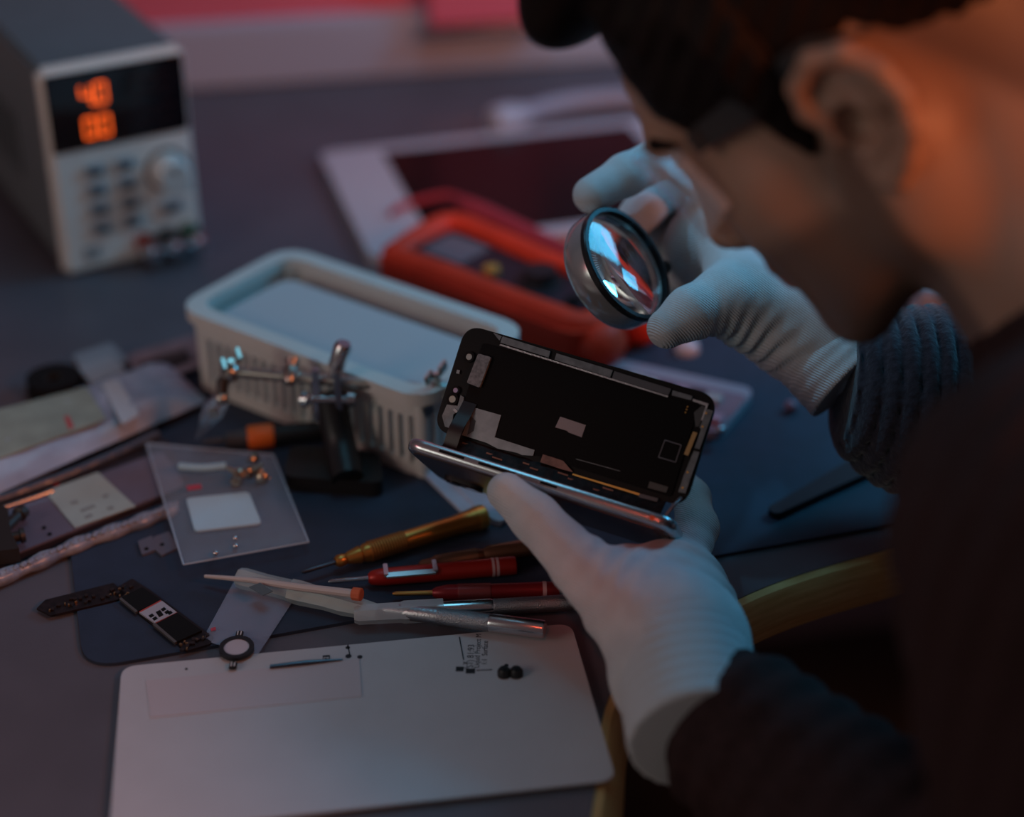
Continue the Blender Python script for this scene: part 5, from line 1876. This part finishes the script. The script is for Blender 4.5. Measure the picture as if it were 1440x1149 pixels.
gx, gy, gz = sw.grid()
t = (gx - elL[0]) * fdir[0] / np.linalg.norm(fdir) + (gy - elL[1]) * fdir[1] / np.linalg.norm(fdir) + (gz - elL[2]) * fdir[2] / np.linalg.norm(fdir)
sw.f += (0.0016 * np.sin(2 * np.pi * t / 0.018) + 0.003 * np.sin(gx * 38 + gz * 25) * np.sin(gy * 31 + gz * 17)).astype(np.float32)
# neck opening
tn = (gx - neckw[0]) * nd[0] + (gy - neckw[1]) * nd[1] + (gz - neckw[2]) * nd[2]
sw.f = np.maximum(sw.f, np.where((gx - neckw[0]) ** 2 + (gy - neckw[1]) ** 2 + (gz - neckw[2]) ** 2 < 0.14 ** 2, tn - 0.006, -1)).astype(np.float32)
gx = gy = gz = t = tn = None
swo = obj('sweater', sw.mesh('sweater', loc_w), M_SWT, person, label='dark ribbed knit sweater')
# right forearm sleeve, with ribs standing proud
c0, c1 = W(P(1188, 520, 0.930)), elR
lo_, hi_ = bbox([c0, c1], 0.085)
rs = Field(lo_, hi_, 0.0018)
m1 = W(P(1290, 560, 0.928))
rs.cone(c0, m1, 0.0300, 0.0440, 0.02)
rs.cone(m1, c1, 0.0440, 0.058, 0.02)
gx, gy, gz = rs.grid()
dd = (c1 - c0) / np.linalg.norm(c1 - c0)
t = (gx - c0[0]) * dd[0] + (gy - c0[1]) * dd[1] + (gz - c0[2]) * dd[2]
ribs = np.abs(np.sin(np.pi * (t / 0.0092) + 0.5 * np.sin(gz * 45)))
rs.f -= (0.0042 * np.sqrt(ribs) + 0.0012 * np.sin(gx * 70) * np.sin(gy * 60)).astype(np.float32)
rs.f = np.maximum(rs.f, -t - 0.001).astype(np.float32)
obj('sleeve', rs.mesh('sleeve', loc_w), mat('sleeve_knit_blue_lit', (0.016, 0.016, 0.025), 0.9, sheen=0.3, bump=1.0, bscale=260, color2=(0.028, 0.028, 0.042), vscale=300, spec=0.2), swo, label='ribbed right sleeve')  # same sweater, blue light put into the sleeve's colour

# trousers, shoes and stool (below the bench)
tr_ = Field((0.18, 0.18, FLOOR_Z + 0.02), (0.86, 0.98, -0.10), 0.007)
kneeL, kneeR = W((0.30, 0.60, -0.26)), W((0.50, 0.80, -0.26))
ankL, ankR = W((0.34, 0.56, FLOOR_Z + 0.10)), W((0.54, 0.76, FLOOR_Z + 0.10))
tr_.cone(hip + W((-0.06, -0.05, -0.02)), hip + W((0.06, 0.03, -0.02)), 0.14, 0.14, 0.05)
for kn_, an_, s in ((kneeL, ankL, -1), (kneeR, ankR, 1)):
    h0 = hip + W((-0.03 + 0.05 * s, 0.02 + 0.05 * s, -0.03))
    tr_.cone(h0, kn_, 0.095, 0.070, 0.04)
    tr_.cone(kn_, an_, 0.066, 0.048, 0.03)
obj('trousers', tr_.mesh('trousers', loc_w), mat('trouser_denim', (0.007, 0.008, 0.011), 0.9, spec=0.1), person)
for an_ in (ankL, ankR):
    sf = Field(an_ - 0.24, an_ + 0.24, 0.005)
    sf.chain([an_ + W((0, 0, -0.03)), an_ + W((0.0, 0.0, -0.062)), an_ + W((-0.08, 0.10, -0.066))], [0.042, 0.038, 0.036], 0.03)
    gx, gy, gz = sf.grid()
    sf.f = np.maximum(sf.f, FLOOR_Z + 0.001 - gz).astype(np.float32)
    obj('shoe', sf.mesh('shoe', loc_w), mat('shoe_black', (0.015, 0.015, 0.015), 0.5), person)
so = thing('stool', 'low black stool the person sits on', 'stool', (STOOL.x, STOOL.y, FLOOR_Z))
bm = B()
lathe(bm, (0, 0, 0.34), (0, 0, 0.386), [(0, 0.16), (0.3, 0.175), (0.8, 0.175), (1, 0.16)], 32)
obj('seat', bm, M_BLACK, so)
bm = B()
cyl(bm, (0, 0, 0.06), (0, 0, 0.345), 0.025)
obj('pillar', bm, M_BRUSHED, so)
for i in range(5):
    a_ = 2 * math.pi * i / 5
    bm = B()
    tube(bm, [(0, 0, 0.07), (0.22 * math.cos(a_), 0.22 * math.sin(a_), 0.025)], [0.018, 0.012])
    lg = obj('leg', bm, M_BRUSHED, so)
    bm = B()
    bmesh.ops.create_uvsphere(bm, u_segments=12, v_segments=8, radius=0.02, matrix=Matrix.Translation((0.225 * math.cos(a_), 0.225 * math.sin(a_), 0.0205)))
    obj('caster', bm, M_BLACK, lg)

# ------------------------------------------------------------------ safety glasses
sg = thing('safety_glasses', 'clear wraparound safety glasses with dark side arms worn by the person', 'glasses', to_world((9.0, 0, 1.5)))
GB = np.array(to_world((9.0, 0, 1.5)))


def gp(f, l, u): return Vector(to_world((f, l, u)) - GB)


bm = B()
n = 28
rows = []
for j in range(9):
    v = j / 8
    row = []
    for i in range(n + 1):
        th_ = (i / n - 0.5) * 2 * math.radians(78)
        l = 6.7 * math.sin(th_)
        f = 6.2 + 5.6 * (math.cos(th_) ** 0.8) - 0.5 * (1 - v)
        dip = 1.0 * max(0, 1 - abs(l) / 1.6) * (1 - v)
        u = -1.6 + dip * 1.6 + v * (5.0 - dip * 1.6) + 0.3 * (1 - abs(l) / 6.7) * (v - 0.5)
        sh_ = max(0, abs(l) - 4.5) / 2.2
        u = u + (1.6 - u) * 0.35 * sh_ ** 2
        row.append((f, l, u))
    rows.append(row)
ov = [[bm.verts.new(gp(*p)) for p in r] for r in rows]
iv = [[bm.verts.new(gp(p[0] - 0.16, p[1] * 0.978, p[2])) for p in r] for r in rows]
for j in range(8):
    for i in range(n):
        bm.faces.new((ov[j][i], ov[j][i + 1], ov[j + 1][i + 1], ov[j + 1][i]))
        bm.faces.new((iv[j][i + 1], iv[j][i], iv[j + 1][i], iv[j + 1][i + 1]))
for i in range(n):
    bm.faces.new((ov[0][i + 1], ov[0][i], iv[0][i], iv[0][i + 1]))
    bm.faces.new((ov[8][i], ov[8][i + 1], iv[8][i + 1], iv[8][i]))
for j in range(8):
    bm.faces.new((ov[j][0], ov[j + 1][0], iv[j + 1][0], iv[j][0]))
    bm.faces.new((ov[j + 1][n], ov[j][n], iv[j][n], iv[j + 1][n]))
obj('lens', bm, mat('glasses_lens', (0.80, 0.85, 0.95), 0.08, alpha=0.22, coat=0.5), sg, angle=80)
for s in (-1, 1):
    top = [(6.6, 6.75 * s, 3.3), (4.0, 7.4 * s, 3.5), (1.6, 7.75 * s, 3.7), (-0.6, 7.9 * s, 3.7), (-2.6, 7.7 * s, 2.6)]
    botm = [(6.6, 6.75 * s, 2.2), (4.0, 7.4 * s, 2.0), (1.6, 7.75 * s, 2.4), (-0.6, 7.9 * s, 3.1), (-3.0, 7.6 * s, 2.2)]
    bm = B()
    o_ = [bm.verts.new(gp(*p)) for p in top + botm[::-1]]
    i_ = [bm.verts.new(gp(p[0], p[1] - 0.22 * s, p[2])) for p in top + botm[::-1]]
    k = len(top)
    for vv in (o_, i_):
        for q in range(k - 1):
            bm.faces.new((vv[q], vv[q + 1], vv[2 * k - 2 - q], vv[2 * k - 1 - q]))
    for q in range(2 * k):
        r_ = (q + 1) % (2 * k)
        bm.faces.new((o_[q], o_[r_], i_[r_], i_[q]))
    ar = obj('temple_arm', bm, mat('temple_dark', (0.030, 0.032, 0.036), 0.35), sg, bevel=0.0004)
    bm = B()
    box(bm, gp(6.5, 6.7 * s, 2.7), (0.006, 0.006, 0.010), Matrix(HR.tolist()))
    obj('hinge', bm, MATS['temple_dark'], ar, bevel=0.001)
